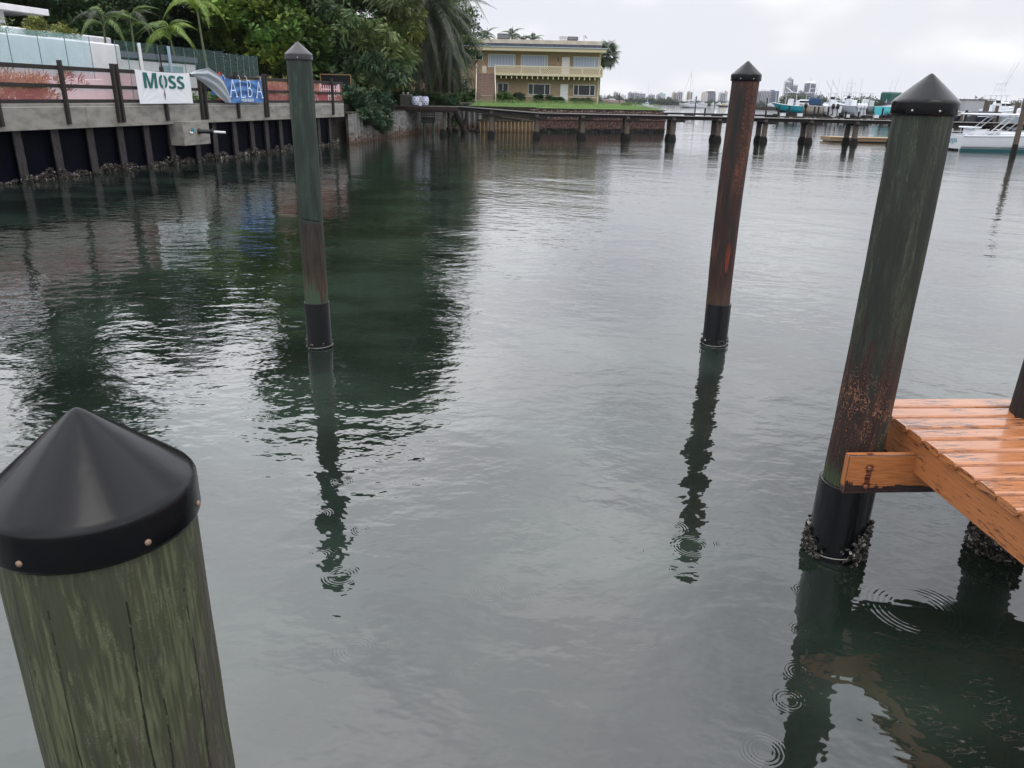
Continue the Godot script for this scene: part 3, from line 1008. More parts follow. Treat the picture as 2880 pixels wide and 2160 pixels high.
# ---------------------------------------------------------------- villa with glass railings
func villa() -> void:
	var wb := wall_basis()
	var o := thing("white_villa", "white modern villa with stepped terraces and a flat roof behind the seawall", "villa", WALL_A, wb)
	bit("terrace_wall", o, M.white_wall, Vector3(4.1, 3.22, -7.0), Vector3(20.2, 2.36, 3.9), Basis.IDENTITY, 0.05)
	bit("planter_wall", o, M.white_wall, Vector3(6.45, 3.52, -9.45), Vector3(24.7, 2.9, 1.0), Basis.IDENTITY, 0.06)
	bit("planter_wall", o, M.white_wall, Vector3(15.4, 3.05, -8.2), Vector3(3.4, 3.2, 0.5), Basis.IDENTITY, 0.03)
	bit("roof_slab", o, M.white_wall, Vector3(6.25, 5.82, -14.0), Vector3(20.0, 0.26, 8.0), Basis.IDENTITY, 0.02)
	bit("upper_wall", o, M.white_wall, Vector3(5.0, 4.2, -14.6), Vector3(18.6, 3.0, 8.0))
	bit("upper_block", o, M.white_wall, Vector3(2.0, 6.9, -15.0), Vector3(23.8, 1.9, 8.0), Basis.IDENTITY, 0.02)
	bit("shutter", o, M.unit_grey, Vector3(13.0, 4.9, -10.57), Vector3(0.9, 1.1, 0.05))
	bit("handrail", o, M.unit_dark, Vector3(12.6, 5.08, -9.3), Vector3(0.5, 0.04, 0.04))
	bit("handrail", o, M.unit_dark, Vector3(12.83, 4.85, -9.3), Vector3(0.04, 0.5, 0.04))
	# ground-floor wall and small low building behind the glass fence
	var lo := thing("low_white_house", "low white outbuilding with teal door behind the glass fence", "outbuilding", W(17, 8, 2.1), wb)
	bit("wall", lo, M.white_wall, Vector3(1.2, 0.9, 0), Vector3(8.6, 1.85, 2.0))
	bit("roof", lo, M.far_dark, Vector3(1.2, 2.06, 0), Vector3(8.9, 0.26, 2.2))
	bit("door", lo, M.far_teal, Vector3(3.4, 0.85, 1.02), Vector3(1.9, 1.7, 0.05), Basis.IDENTITY, 0.01)
	bit("window", lo, M.curtain, Vector3(-1.0, 1.1, 1.02), Vector3(1.2, 1.2, 0.04))
	# glass railing of the terrace
	var g := thing("terrace_glass_railing", "pale glass panel railing in front of the white terrace wall", "glass railing", WALL_A, wb)
	var us := [-2.75, -1.41, -0.07, 1.27, 2.61, 3.95, 5.29, 6.63, 7.97, 9.32, 10.65, 11.97]
	for k in us.size() - 1:
		bit("glass_panel", g, M.clear_glass, Vector3((us[k] + us[k + 1]) / 2, 3.81, -4.72), Vector3(us[k + 1] - us[k] - 0.03, 1.5, 0.012))
	for u in us:
		bit("edge_seal", g, M.glass_edge, Vector3(u, 3.81, -4.715), Vector3(0.022, 1.5, 0.02))
	bit("base_channel", g, M.unit_grey, Vector3(4.6, 3.02, -4.72), Vector3(14.8, 0.07, 0.07))
	bit("terrace_ledge", g, M.white_wall, Vector3(4.6, 2.55, -4.8), Vector3(15.2, 0.86, 0.5), Basis.IDENTITY, 0.02)
	# glass fence further along
	g = thing("garden_glass_fence", "tall greenish glass panel fence with white posts under the palms", "glass fence", WALL_A, wb)
	var gs := [12.5, 13.2, 13.86, 15.2, 15.88, 17.1, 17.9, 18.8, 19.6, 20.34, 20.95, 21.6, 22.2, 22.75, 23.2, 23.63]
	for k in gs.size() - 1:
		var top: float = 4.42 if gs[k] > 20.0 else 4.48
		bit("glass_panel", g, M.green_glass, Vector3((gs[k] + gs[k + 1]) / 2, (top + 2.2) / 2, -4.0), Vector3(gs[k + 1] - gs[k] - 0.025, top - 2.2, 0.014))
	for u in gs:
		bit("edge_seal", g, M.glass_edge, Vector3(u, 3.32, -3.99), Vector3(0.024, 2.24, 0.02))
	for u in [13.88, 15.86]:
		bit("white_post", g, M.white_paint if u < 15.0 else M.curtain, Vector3(u, 3.32, -3.9), Vector3(0.085, 2.26, 0.10), Basis.IDENTITY, 0.01)
	bit("dark_post", g, M.rail_wood, Vector3(15.2, 3.3, -3.9), Vector3(0.05, 2.3, 0.05))
	# potted greenery spilling over the terrace
	var lm := leaf_cluster(10, 0.11, 0.06, 0.16, 0.2, 41)
	for q in [[11.15, "small trailing planter greenery by the villa's shutter", 0.45], [13.3, "wide trailing yellow-green planter bush in the middle of the villa terrace", 1.1], [15.1, "bushy yellow-green planter shrub next to the bare white wall end", 0.62]]:
		var p := thing("planter_bush", q[1], "bush", W(q[0], 8.8, 4.93), wb, "planter bushes on the villa terrace")
		crown(p, [[Vector3(0, 0.12, 0.3), Vector3(q[2] * 0.8, 0.2, 0.25)], [Vector3(0.2, -0.25, 0.52), Vector3(q[2] * 0.7, 0.28, 0.06)]], int(170 * q[2]), lm, Color(0.17, 0.19, 0.04), 50 + int(q[0]), 0.9, 0.3, "foliage")
	# ornamental shrubs at the foot of the terrace, seen through the mesh
	lm = leaf_cluster(14, 0.26, 0.035, 0.12, 0.1, 42, 0.8)
	for k in 9:
		var u := -3.0 + k * 1.22
		var s := thing("ornamental_shrub", "spiky garden shrub behind the pink mesh, %s along the terrace foot" % nth(k), "shrub", W(u, 2.4, 2.1), Basis.IDENTITY, "shrubs at the terrace foot")
		crown(s, [[Vector3(0, 0.42, 0), Vector3(0.65, 0.42, 0.45)]], 120, lm, Color(0.20, 0.19, 0.06), 60 + k, 1.0, 0.4, "foliage")
	for k in 6:
		var s := thing("ornamental_shrub", "bushy garden shrub behind the pink mesh past the blue banner, %s in the row" % nth(k), "shrub", W(17.0 + k * 1.35, 1.5, 2.1), Basis.IDENTITY, "shrubs behind the far pink mesh")
		crown(s, [[Vector3(0, 0.42, 0), Vector3(0.75, 0.45, 0.4)]], 150, lm, Color(0.24, 0.21, 0.09), 160 + k, 1.0, 0.4, "foliage")
	lm = leaf_cluster(10, 0.13, 0.05, 0.12, 0.1, 43, 0.5)
	for k in 7:
		var u := 10.9 + k * 0.42
		var s := thing("ground_plant", "low green plant on the wall top behind the banners, %s in the row" % nth(k), "plant", W(u, 0.5, 2.15), Basis.IDENTITY, "plants on the wall top")
		crown(s, [[Vector3(0, 0.13, 0), Vector3(0.25, 0.13, 0.2)]], 26, lm, Color(0.10, 0.16, 0.04), 80 + k, 1.0, 0.2, "foliage")
	# timber brace and dark post between the banners
	var br := thing("timber_brace", "dark square timber post with diagonal brace between the banners", "post", W(11.25, 0.9, 2.1), wb)
	bit("post", br, M.dark_wood, Vector3(0.1, 0.58, 0), Vector3(0.26, 1.16, 0.26), Basis.IDENTITY, 0.01)
	var m := MB.new()
	m.beam(Vector3(-0.5, 0.3, 0.15), Vector3(0.05, 1.0, 0.15), 0.08, 0.12)
	put("brace", m.mesh(), M.grey_wood, br)
	# white picket fence beyond the rail, with the two frames in the garden
	var pf := thing("picket_fence", "white picket fence with rails behind the pink mesh's far end", "picket fence", W(27.3, 1.6, 2.1), wb)
	for y in [0.42, 0.78]:
		bit("rail", pf, M.white_paint, Vector3(-1.2, y, 0), Vector3(5.2, 0.06, 0.03))
	for k in 18:
		bit("picket", pf, M.white_paint, Vector3(-3.7 + k * 0.29, 0.5, 0.025), Vector3(0.06, 1.0, 0.02))
	for k in 3:
		bit("post", pf, M.white_paint, Vector3(-3.6 + k * 2.5, 0.58, -0.05), Vector3(0.13, 1.16, 0.1), Basis.IDENTITY, 0.01)
	for q in [["tan framed dark panel standing beneath the fine-leaved tree", W(31.4, 3.0, 2.1), M.tan_frame, 1.9, 1.75], ["yellow framed dark panel standing behind the hedge", W(37.6, 3.3, 2.1), M.yellow_frame, 1.55, 1.85]]:
		var fr := thing("framed_panel", q[0], "framed panel", q[1], Basis(Vector3.UP, 0.05))
		var w: float = q[3]
		var h: float = q[4]
		bit("backing", fr, M.net_black, Vector3(0, h * 0.5, -0.03), Vector3(w * 1.04, h, 0.03))
		for s in [-1.0, 1.0]:
			bit("frame_bar", fr, q[2], Vector3(s * w * 0.5, h * 0.55, 0), Vector3(0.05, h * 0.8, 0.05))
			bit("frame_bar", fr, q[2], Vector3(0, h * 0.55 + s * (h * 0.4 + 0.026), 0), Vector3(w + 0.05, 0.05, 0.05))

# ---------------------------------------------------------------- corrugated steel walls of the cove
func corrugated(o: Node, a: Vector3, b: Vector3, y0: float, y1: float, pitch: float, depth: float, mt: Material, called := "corrugated_sheet") -> void:
	var d := b - a
	var L := d.length()
	d = d / L
	var out := d.cross(Vector3.UP)
	var n := int(L / pitch * 8.0)
	var R := []
	for y in [y0, lerpf(y0, y1, 0.33), lerpf(y0, y1, 0.67), y1]:
		var row := PackedVector3Array()
		for k in n + 1:
			var s := L * k / n
			var w := clampf(sin(TAU * s / pitch) * 1.6, -1.0, 1.0)
			row.append(a + d * s + out * (w * depth) + Vector3(0, y, 0))
		R.append(row)
	var m := MB.new()
	m.grid(R, false, a - out * 200.0, [1.0, 0.67, 0.33, 0.0])
	put(called, m.mesh(), mt, o)
	bit("wall_cap", o, M.wall_top, (a + b) * 0.5 + Vector3(0, y1 + 0.03, 0) - out * 0.1, Vector3(L, 0.09, 0.36 + depth), Basis(d, Vector3.UP, d.cross(Vector3.UP)), 0.01)

func corrugated_walls() -> void:
	var pale := mat("rusty_sheet", Color(1, 1, 1), 0.65, {"tex": rust_sheet(3, Color(0.49, 0.485, 0.475), Color(0.34, 0.25, 0.20), 0.42)})
	var rusty := mat("very_rusty_sheet", Color(1, 1, 1), 0.75, {"tex": rust_sheet(8, Color(0.57, 0.49, 0.39), Color(0.41, 0.32, 0.25), 0.5)})
	var o := thing("corrugated_wall", "whitish corrugated steel wall with rust rising from the water under the hedge", "seawall", Vector3(-9.6, 0, -45.2))
	corrugated(o, Vector3(0, 0, 0), Vector3(2.1, 0, -17.7), -0.6, 1.62, 0.56, 0.27, pale)
	o = thing("cove_wall", "pale corrugated steel wall deep in the cove behind the platform", "seawall", Vector3(-7.5, 0, -62.9))
	corrugated(o, Vector3(0, 0, 0), Vector3(2.0, 0, -9.9), -0.6, 1.6, 0.5, 0.17, pale)
	corrugated(o, Vector3(2.0, 0, -9.9), Vector3(4.2, 0, -10.0), -0.6, 1.62, 0.46, 0.16, pale)
	o = thing("rusty_low_wall", "low tan rusted corrugated wall at the water below the lawn", "seawall", Vector3(-3.15, 0, -64.6))
	corrugated(o, Vector3(0, 0, 0), Vector3(4.5, 0, -2.0), -0.6, 0.86, 0.34, 0.13, rusty)
	bit("wale", o, M.rubble, Vector3(2.25, 0.92, -1.22), Vector3(4.9, 0.12, 0.3), Basis(Vector3.UP, 0.418))
	# bulkhead and rubble behind it, and the fallen boards
	o = thing("lawn_bulkhead", "dark stained concrete bulkhead holding up the lawn's low corner", "retaining wall", Vector3(-1.6, 0, -73.0))
	bit("wall", o, M.wall_top, Vector3(0, 1.2, 0.1), Vector3(6.8, 1.42, 0.4), Basis(Vector3.UP, -0.24))
	var r := RandomNumberGenerator.new()
	r.seed = 91
	for k in 22:
		var p := Vector3(r.randf_range(-3.2, 1.4), 0, r.randf_range(-70.5, -66.5))
		var s := thing("dark_rock", "dark rubble rock behind the low rusted wall", "rock", p, Basis.from_euler(Vector3(r.randf() * 3, r.randf() * 3, r.randf() * 3)), "rubble rocks behind the low rusted wall")
		rock(s, r.randf_range(0.35, 0.75), 300 + k)
	for k in 14:
		var p := Vector3(r.randf_range(-5.6, -3.0), 0.02, r.randf_range(-67.5, -64.5))
		var s := thing("shore_rock", "wet brown rock at the waterline of the cove", "rock", p, Basis.from_euler(Vector3(r.randf() * 3, r.randf() * 3, r.randf() * 3)), "rocks at the waterline of the cove")
		rock(s, r.randf_range(0.12, 0.3), 330 + k)
	var f := thing("fallen_board", "weathered dark board lying aslant below the ramp", "board", Vector3(-3.3, 1.55, -63.2))
	var m := MB.new()
	m.beam(Vector3(0, 0, 0), Vector3(3.4, -0.62, -1.5), 0.5, 0.06)
	put("board", m.mesh(), M.dark_wood, f)
	m = MB.new()
	m.beam(Vector3(0.2, -0.2, -0.6), Vector3(4.2, -0.5, -1.2), 0.3, 0.06)
	put("board", m.mesh(), M.grey_wood, f)
	var c := thing("concrete_block", "pale concrete block standing in the cove beneath the platform", "block", Vector3(-5.75, 0, -62.0))
	bit("footing", c, M.concrete, Vector3(0, 0.2, 0), Vector3(0.5, 1.4, 0.5), Basis.IDENTITY, 0.03)
	bit("block", c, M.concrete, Vector3(-0.1, 1.25, 0), Vector3(0.95, 0.66, 0.5), Basis(Vector3.BACK, 0.03), 0.03)
	c = thing("tree_stump", "twisted pale mangrove stump in the cove right of the concrete block", "stump", Vector3(-4.6, -0.2, -63.0))
	m = MB.new()
	m.tube([Vector3(0.5, 0, 0), Vector3(0.25, 0.7, 0), Vector3(-0.1, 1.25, 0), Vector3(-0.35, 1.8, -0.1)], [0.28, 0.22, 0.26, 0.2], 9)
	m.tube([Vector3(0.25, 0.7, 0), Vector3(0.5, 1.2, 0.1), Vector3(0.55, 1.75, 0)], [0.16, 0.12, 0.1], 7)
	put("trunk", m.mesh(), M.bark, c)

func rock(o: Node, s: float, sd: int) -> void:
	var f := noise(0.9, 3, sd)
	var R := []
	for a in 7:
		var row := PackedVector3Array()
		for b in 10:
			var th := PI * (a + 0.02) / 6.05
			var d := Vector3(sin(th) * cos(TAU * b / 10), cos(th), sin(th) * sin(TAU * b / 10))
			row.append(d * s * (0.8 + 0.45 * f.get_noise_3dv(d * 1.6)) * Vector3(1, 0.7, 1))
		R.append(row)
	var m := MB.new()
	m.grid(R, true)
	put("stone", m.mesh(), M.rubble, o)

# ---------------------------------------------------------------- old stone-faced wall of the lawn
func stone_wall() -> void:
	var a := Vector3(1.75, 0, -67.4)
	var b := Vector3(13.2, 0, -72.0)
	var d := (b - a).normalized()
	var L := (b - a).length()
	var bs := Basis(d, Vector3.UP, d.cross(Vector3.UP))
	var o := thing("stone_seawall", "brown and pink stained old seawall of rough stone below the lawn", "seawall", a, bs)
	bit("lower_wall", o, M.red_wall, Vector3(L / 2, 0.38, -0.3), Vector3(L, 1.2, 0.9), Basis.IDENTITY, 0.03)
	bit("ledge", o, M.red_wall, Vector3(L / 2, 1.02, -0.25), Vector3(L + 0.1, 0.10, 1.0), Basis.IDENTITY, 0.02)
	# rough stones of the upper course, each its own block
	var r := RandomNumberGenerator.new()
	r.seed = 64
	for row in 3:
		var x := -0.1 - 0.2 * row
		while x < L - 0.1:
			var w := r.randf_range(0.4, 0.8)
			w = minf(w, L + 0.02 - x)
			bit("stone", o, M.old_wall, Vector3(x + w / 2, 1.19 + row * 0.245, -0.4 + r.randf_range(-0.025, 0.025)), Vector3(w - 0.025, 0.235, 0.7), Basis.from_euler(Vector3(r.randf_range(-0.03, 0.03), r.randf_range(-0.02, 0.02), r.randf_range(-0.02, 0.02))), 0.04)
			x += w
	bit("core", o, M.wall_top, Vector3(L / 2, 1.42, -0.55), Vector3(L - 0.2, 0.7, 0.6))
	bit("coping", o, M.wall_top, Vector3(L / 2, 1.855, -0.45), Vector3(L + 0.02, 0.09, 0.9), Basis.IDENTITY, 0.02)
	bit("return_wall", o, M.old_wall, Vector3(L - 0.45, 0.85, -22.0), Vector3(0.8, 2.1, 42.5))
	var xf := []
	var col := []
	for k in 1500:
		xf.append(Transform3D(Basis.from_euler(Vector3(rng.randf() * TAU, rng.randf() * TAU, rng.randf() * TAU)).scaled(Vector3.ONE * rng.randf_range(0.1, 0.2)), Vector3(rng.randf_range(0, L), rng.randf_range(-0.1, 0.3), 0.16 + rng.randf_range(0, 0.05))))
		col.append(Color(0.04, 0.036, 0.034) * rng.randf_range(0.5, 1.8))
	stuff(scatter("barnacle_growth", shell_mesh(), M.shell, o, xf, col))

# ---------------------------------------------------------------- the yellow apartment house
func apartment_house() -> void:
	# measured at 82 m and set at 95 m, hence the factor
	var K := 1.16
	var o := thing("apartment_house", "tan two-storey flat-roofed apartment house with lattice balcony on the lawn", "apartment house", Vector3(0, 2.6, -95.0))
	var S := func(x: float, y: float) -> Vector3: return Vector3(x * K, (y - 2.6) * K, 0)
	# box between photo-measured corners, z0 back and z1 front
	var blk := func(called: String, mt: Material, x0: float, y0: float, x1: float, y1: float, z0: float, z1: float, par: Node, bev := 0.0) -> MeshInstance3D:
		var a: Vector3 = S.call(minf(x0, x1), minf(y0, y1))
		var b: Vector3 = S.call(maxf(x0, x1), maxf(y0, y1))
		return bit(called, par, mt, Vector3((a.x + b.x) / 2, (a.y + b.y) / 2, (z0 + z1) / 2), Vector3(b.x - a.x, b.y - a.y, z1 - z0), Basis.IDENTITY, bev)
	blk.call("wall", M.stucco, -14.0, 2.0, 8.1, 6.98, -12.0, 0.0, o)
	blk.call("corner_pier", M.cream, 7.98, 2.0, 8.16, 6.98, -0.5, 0.06, o)
	blk.call("plinth_band", M.cream, -14.0, 2.82, 8.0, 2.92, -0.2, 0.05, o)
	blk.call("roof", M.cream, -14.2, 6.99, 8.5, 7.29, -12.5, 1.5, o)
	blk.call("gutter", M.gutter, -14.2, 7.295, 8.62, 7.38, -12.5, 1.62, o)
	blk.call("roof_edge", M.roof_blue, -14.0, 7.38, 8.1, 7.66, -12.0, 0.9, o)
	blk.call("parapet", M.pale_cream, -14.0, 7.66, 8.12, 8.02, -12.0, 0.92, o, 0.02)
	# windows: frame, panes set back in it, curtains behind the upper ones
	var frame := func(w: Node, x0: float, y0: float, x1: float, y1: float, mul: Array, pm: Material) -> void:
		var t := 0.055
		for s in [[x0, y0, x1, y0 + t], [x0, y1 - t, x1, y1]]:
			blk.call("window_frame", M.white_paint, s[0], s[1], s[2], s[3], 0.0, 0.07, w)
		for x in mul:
			blk.call("window_frame", M.white_paint, x - t * 0.5, y0 + t, x + t * 0.5, y1 - t, 0.0, 0.065, w)
		for k in mul.size() - 1:
			blk.call("pane", pm, mul[k] + t * 0.5, y0 + t, mul[k + 1] - t * 0.5, y1 - t, 0.0, 0.02, w)
	var win := func() -> Node3D:
		var w := Node3D.new()
		w.name = "window"
		o.add_child(w, true)
		return w
	for q in [[0.96, 3.01, 3.2, 4.05, [0.99, 1.49, 2.65, 3.17]], [5.54, 3.02, 7.74, 4.04, [5.57, 6.05, 7.2, 7.71]], [-2.12, 3.02, -1.02, 4.06, [-2.09, -1.57, -1.05]], [-6.3, 3.02, -5.05, 3.95, [-6.27, -5.68, -5.08]]]:
		frame.call(win.call(), q[0], q[1], q[2], q[3], q[4], M.screen_glass)
	frame.call(win.call(), -4.35, 6.13, -3.62, 6.64, [-4.32, -3.65], M.dark_glass)
	for q in [[-3.09, 5.50, -0.37, 6.71, -2.88, -0.56], [0.18, 5.5, 2.87, 6.68, 0.48, 2.55], [5.32, 5.5, 7.95, 6.64, 5.36, 7.55]]:
		var w: Node3D = win.call()
		frame.call(w, q[0], q[1], q[2], q[3], [q[0] + 0.03, q[4], q[5], q[2] - 0.03], M.curtain)
		var m := MB.new()
		var n := 7
		for k in n:
			var p: Vector3 = S.call(lerpf(q[4] + 0.1, q[5] - 0.1, (k + 0.5) / n), (q[1] + q[3]) / 2)
			m.box(p + Vector3(0, 0, 0.03), Vector3((q[5] - q[4]) / n * 0.55 * K, (q[3] - q[1] - 0.14) * K, 0.02))
		put("curtain_fold", m.mesh(), M.curtain_fold, w)
	# doors
	for q in [[4.28, 4.86, 5.04, 6.57], [4.22, 2.31, 5.01, 4.06]]:
		var dr: MeshInstance3D = blk.call("door", M.white_paint, q[0], q[1], q[2], q[3], 0.0, 0.06, o, 0.01)
		blk.call("handle", M.unit_dark, q[2] - 0.1, q[1] + 0.78, q[2] - 0.05, q[1] + 0.86, 0.06, 0.11, dr)
	for q in [[3.85, 6.35], [5.25, 3.85]]:
		blk.call("wall_lamp", M.unit_dark, q[0], q[1] - 0.14, q[0] + 0.09, q[1] + 0.14, 0.0, 0.1, o)
		blk.call("house_number", M.pale_cream, q[0], q[1] - 0.42, q[0] + 0.08, q[1] - 0.32, 0.0, 0.03, o)
	# balcony: slab, joists, rails and lattice
	blk.call("balcony_slab", M.cream, -2.38, 4.74, 8.3, 4.88, 0.0, 1.45, o)
	for k in 19:
		var x := lerpf(-1.75, 7.57, k / 18.0)
		blk.call("joist", M.cream, x - 0.05, 4.46, x + 0.05, 4.735, 0.0, 1.35, o)
	var bx := [-2.38, 0.25, 2.10, 4.23, 6.28, 8.26]
	blk.call("balcony_rail", M.cream, -2.38, 5.55, 8.3, 5.65, 1.38, 1.48, o)
	blk.call("balcony_rail", M.cream, -2.38, 4.89, 8.3, 4.97, 1.38, 1.46, o)
	for x in bx:
		blk.call("balcony_post", M.cream, x - 0.06, 4.89, x + 0.06, 5.64, 1.36, 1.47, o)
	for k in bx.size() - 1:
		var m := MB.new()
		var x0: float = bx[k] + 0.06
		var x1: float = bx[k + 1] - 0.06
		var y0 := 4.97
		var h := 0.58
		var st := 0.19
		var n := int((x1 - x0) / st) + 5
		for s in [-1.0, 1.0]:
			for j in range(-5, n + 5):
				var xa := x0 + j * st
				var pa := Vector2(xa, y0)
				var pb := Vector2(xa + s * h, y0 + h)
				var ta := 0.0
				var tb := 1.0
				for side in [x0, x1]:
					var tt: float = (side - pa.x) / (pb.x - pa.x)
					if (pb.x > pa.x) == (side == x0):
						ta = maxf(ta, tt)
					else:
						tb = minf(tb, tt)
				if tb - ta < 0.05:
					continue
				var A: Vector3 = S.call(lerpf(pa.x, pb.x, ta), lerpf(pa.y, pb.y, ta))
				var B: Vector3 = S.call(lerpf(pa.x, pb.x, tb), lerpf(pa.y, pb.y, tb))
				m.beam(A + Vector3(0, 0, 1.42 + s * 0.012), B + Vector3(0, 0, 1.42 + s * 0.012), 0.02, 0.05)
		put("lattice_panel", m.mesh(), M.cream, o)
	# stairs
	for k in 19:
		var f := k / 18.0
		var p0: Vector3 = S.call(lerpf(-3.95, -4.05, f), lerpf(2.16, 4.86, f))
		var p1: Vector3 = S.call(lerpf(-2.28, -2.45, f), lerpf(2.16, 4.86, f))
		var z := lerpf(5.2, 1.5, f)
		bit("tread", o, M.step_wood, Vector3((p0.x + p1.x) / 2, p0.y, z), Vector3(p1.x - p0.x, 0.125, 0.30), Basis.IDENTITY, 0.01)
	for x in [[-4.0, -4.12, -0.05], [-2.2, -2.42, 0.05]]:
		var a: Vector3 = S.call(x[0], 2.6)
		var b: Vector3 = S.call(x[1], 5.62)
		var m := MB.new()
		m.beam(Vector3(a.x + x[2], a.y - 0.45, 5.35), Vector3(b.x + x[2], b.y - 0.9, 1.5), 0.09, 0.34)
		m.beam(Vector3(a.x + x[2], a.y + 0.55, 5.35), Vector3(b.x + x[2], b.y + 0.02, 1.5), 0.09, 0.12)
		m.beam(Vector3(a.x + x[2], -0.6, 5.35), Vector3(a.x + x[2], a.y + 0.6, 5.35), 0.11, 0.11)
		for k in 5:
			var f := (k + 0.5) / 5.0
			var q := Vector3(lerpf(a.x, b.x, f) + x[2], lerpf(a.y - 0.3, b.y - 0.8, f), lerpf(5.35, 1.5, f))
			m.beam(q, q + Vector3(0, 0.85, 0), 0.07, 0.07)
		put("stair_rail", m.mesh(), M.pale_cream, o)
	blk.call("landing", M.cream, -4.2, 4.78, -2.45, 4.88, 0.0, 1.5, o)
	blk.call("landing_panel", M.pale_cream, -3.62, 4.88, -3.2, 5.55, 1.3, 1.4, o)
	blk.call("downpipe", M.unit_dark, 8.14, 2.0, 8.2, 4.7, 0.06, 0.12, o)
	# on the roof
	for q in [[3.98, 4.85, 0.0, "low white rooftop unit at the roof's right part", M.hull_white], [4.87, 5.96, -0.5, "grey louvred rooftop air conditioner next to the white unit", M.unit_dark], [-2.27, -1.0, -0.6, "dark rooftop air conditioner among the palm tops", M.unit_dark], [-6.1, -4.9, -0.5, "grey rooftop air conditioner at the roof's left part by the palm crown", M.unit_dark]]:
		var a: Vector3 = S.call(q[0], 8.0)
		var b: Vector3 = S.call(q[1], 8.42 if q[0] < 0 else 8.27)
		var u := thing("rooftop_unit", q[3], "air conditioner", Vector3((a.x + b.x) / 2, 2.6 + a.y + 0.28, -98.0))
		bit("casing", u, q[4], Vector3(0, (b.y - a.y) / 2 + 0.05, 0), Vector3(b.x - a.x - 0.03, b.y - a.y + 0.1, 1.0), Basis.IDENTITY, 0.03)
		for k in 4:
			bit("louvre", u, M.unit_grey, Vector3(0, 0.14 + k * 0.09, 0.505), Vector3((b.x - a.x) * 0.86, 0.03, 0.03))
	var dish := thing("roof_dish", "small grey dish aerial on the right end of the roof", "dish", Vector3(7.55, 9.15, -97.0))
	var dm := MB.new()
	dm.lathe([Vector2(0.02, 0.0), Vector2(0.15, 0.03), Vector2(0.27, 0.10), Vector2(0.26, 0.115), Vector2(0.14, 0.045), Vector2(0.02, 0.015)], 16)
	put("bowl", dm.mesh(), M.unit_grey, dish, Vector3(0.12, 0.32, 0), Basis(Vector3.BACK, -0.9))
	dm = MB.new()
	dm.tube([Vector3(0, -0.1, 0), Vector3(0, 0.3, 0), Vector3(-0.12, 0.5, 0)], [0.025, 0.025, 0.02], 6)
	put("mast", dm.mesh(), M.unit_dark, dish)
	# clipped shrubs and grasses along the wall
	var lm := leaf_cluster(10, 0.10, 0.05, 0.13, 0.1, 44)
	for q in [[-0.05 + 0.13, 0.62, 0.95, "dark round clipped shrub nearest the stair grasses"], [1.95, 0.55, 0.82, "smaller round clipped shrub under the middle window"], [3.32, 0.52, 0.88, "round clipped shrub left of the white door"], [4.1, 0.55, 0.5, "low square clipped shrub at the door step"]]:
		var c: Vector3 = S.call(q[0], 2.1)
		var s := thing("clipped_shrub", q[3], "shrub", Vector3(c.x, 2.15, -93.6), Basis.IDENTITY, "clipped shrubs before the apartment house")
		crown(s, [[Vector3(0, q[2] * 0.52, 0), Vector3(q[1] * 1.12, q[2] * 0.62, q[1] * 0.8)]], 620, lm, Color(0.028, 0.06, 0.022), int(q[0] * 10) + 400, 1.0, 0.25, "foliage")
	var hc: Vector3 = S.call(6.3, 2.1)
	var hd := thing("low_hedge", "long low dark hedge under the right-hand window", "hedge", Vector3(hc.x, 2.15, -93.6))
	crown(hd, [[Vector3(-0.5, 0.36, 0), Vector3(0.7, 0.36, 0.4)], [Vector3(0.5, 0.33, 0), Vector3(0.9, 0.34, 0.4)]], 700, lm, Color(0.03, 0.065, 0.022), 77, 1.0, 0.25, "foliage")
	lm = leaf_cluster(16, 0.65, 0.035, 0.1, 0.45, 45, 0.7)
	for q in [[-1.35, "arching grass clump at the right foot of the stairs", 0.75], [-4.6, "arching yellow-green grass clump at the left foot of the stairs", 0.7], [-5.6, "arching green clump under the ground-floor window by the palms", 0.75]]:
		var c: Vector3 = S.call(q[0], 2.1)
		var s := thing("grass_clump", q[1], "ornamental grass", Vector3(c.x, 2.14, -91.5), Basis.IDENTITY, "grass clumps by the stairs")
		crown(s, [[Vector3(0, 0.45, 0), Vector3(q[2], 0.45, 0.5)]], 60, lm, Color(0.07, 0.11, 0.025), int(q[0] * -10) + 500, 1.0, 0.3, "foliage")
	var bench := thing("lawn_bench", "dark low bench at the far edge of the lawn", "bench", Vector3(12.0, 2.1, -90.0))
	bit("seat", bench, M.dark_wood, Vector3(0, 0.24, 0), Vector3(1.1, 0.06, 0.4))
	bit("backrest", bench, M.dark_wood, Vector3(0, 0.12, -0.15), Vector3(1.08, 0.22, 0.04))
	for s in [-0.5, 0.5]:
		bit("leg", bench, M.dark_wood, Vector3(s, 0.1, 0), Vector3(0.06, 0.22, 0.38))
	for q in [[12.75, "short dark bollard just right of the lawn bench"], [13.25, "short dark bollard furthest from the lawn bench"], [9.85, "dark bollard at the corner of the apartment house"]]:
		var p := thing("bollard", q[1], "bollard", Vector3(q[0], 2.02, -91.0 if q[0] > 10.0 else -93.0))
		var m := MB.new()
		m.lathe([Vector2(0.07, 0), Vector2(0.07, 0.2), Vector2(0.05, 0.24), Vector2(0.01, 0.25)], 10)
		put("post", m.mesh(), M.dark_wood, p)

# ---------------------------------------------------------------- trees
func tree(called: String, label: String, foot: Vector3, ells: Array, count: int, lm: Mesh, tint: Color, sd: int, r0: float, clump: float, size := 1.0, group := "") -> Node3D:
	var o := thing(called, label, "tree", foot, Basis.IDENTITY, group)
	var heads := []
	var rel := []
	for q in ells:
		rel.append([q[0] - foot, q[1]])
		heads.append(q[0] - foot)
	limbs(o, Vector3.ZERO, heads, r0, M.bark)
	crown(o, rel, count, lm, tint, sd, size, clump)
	return o

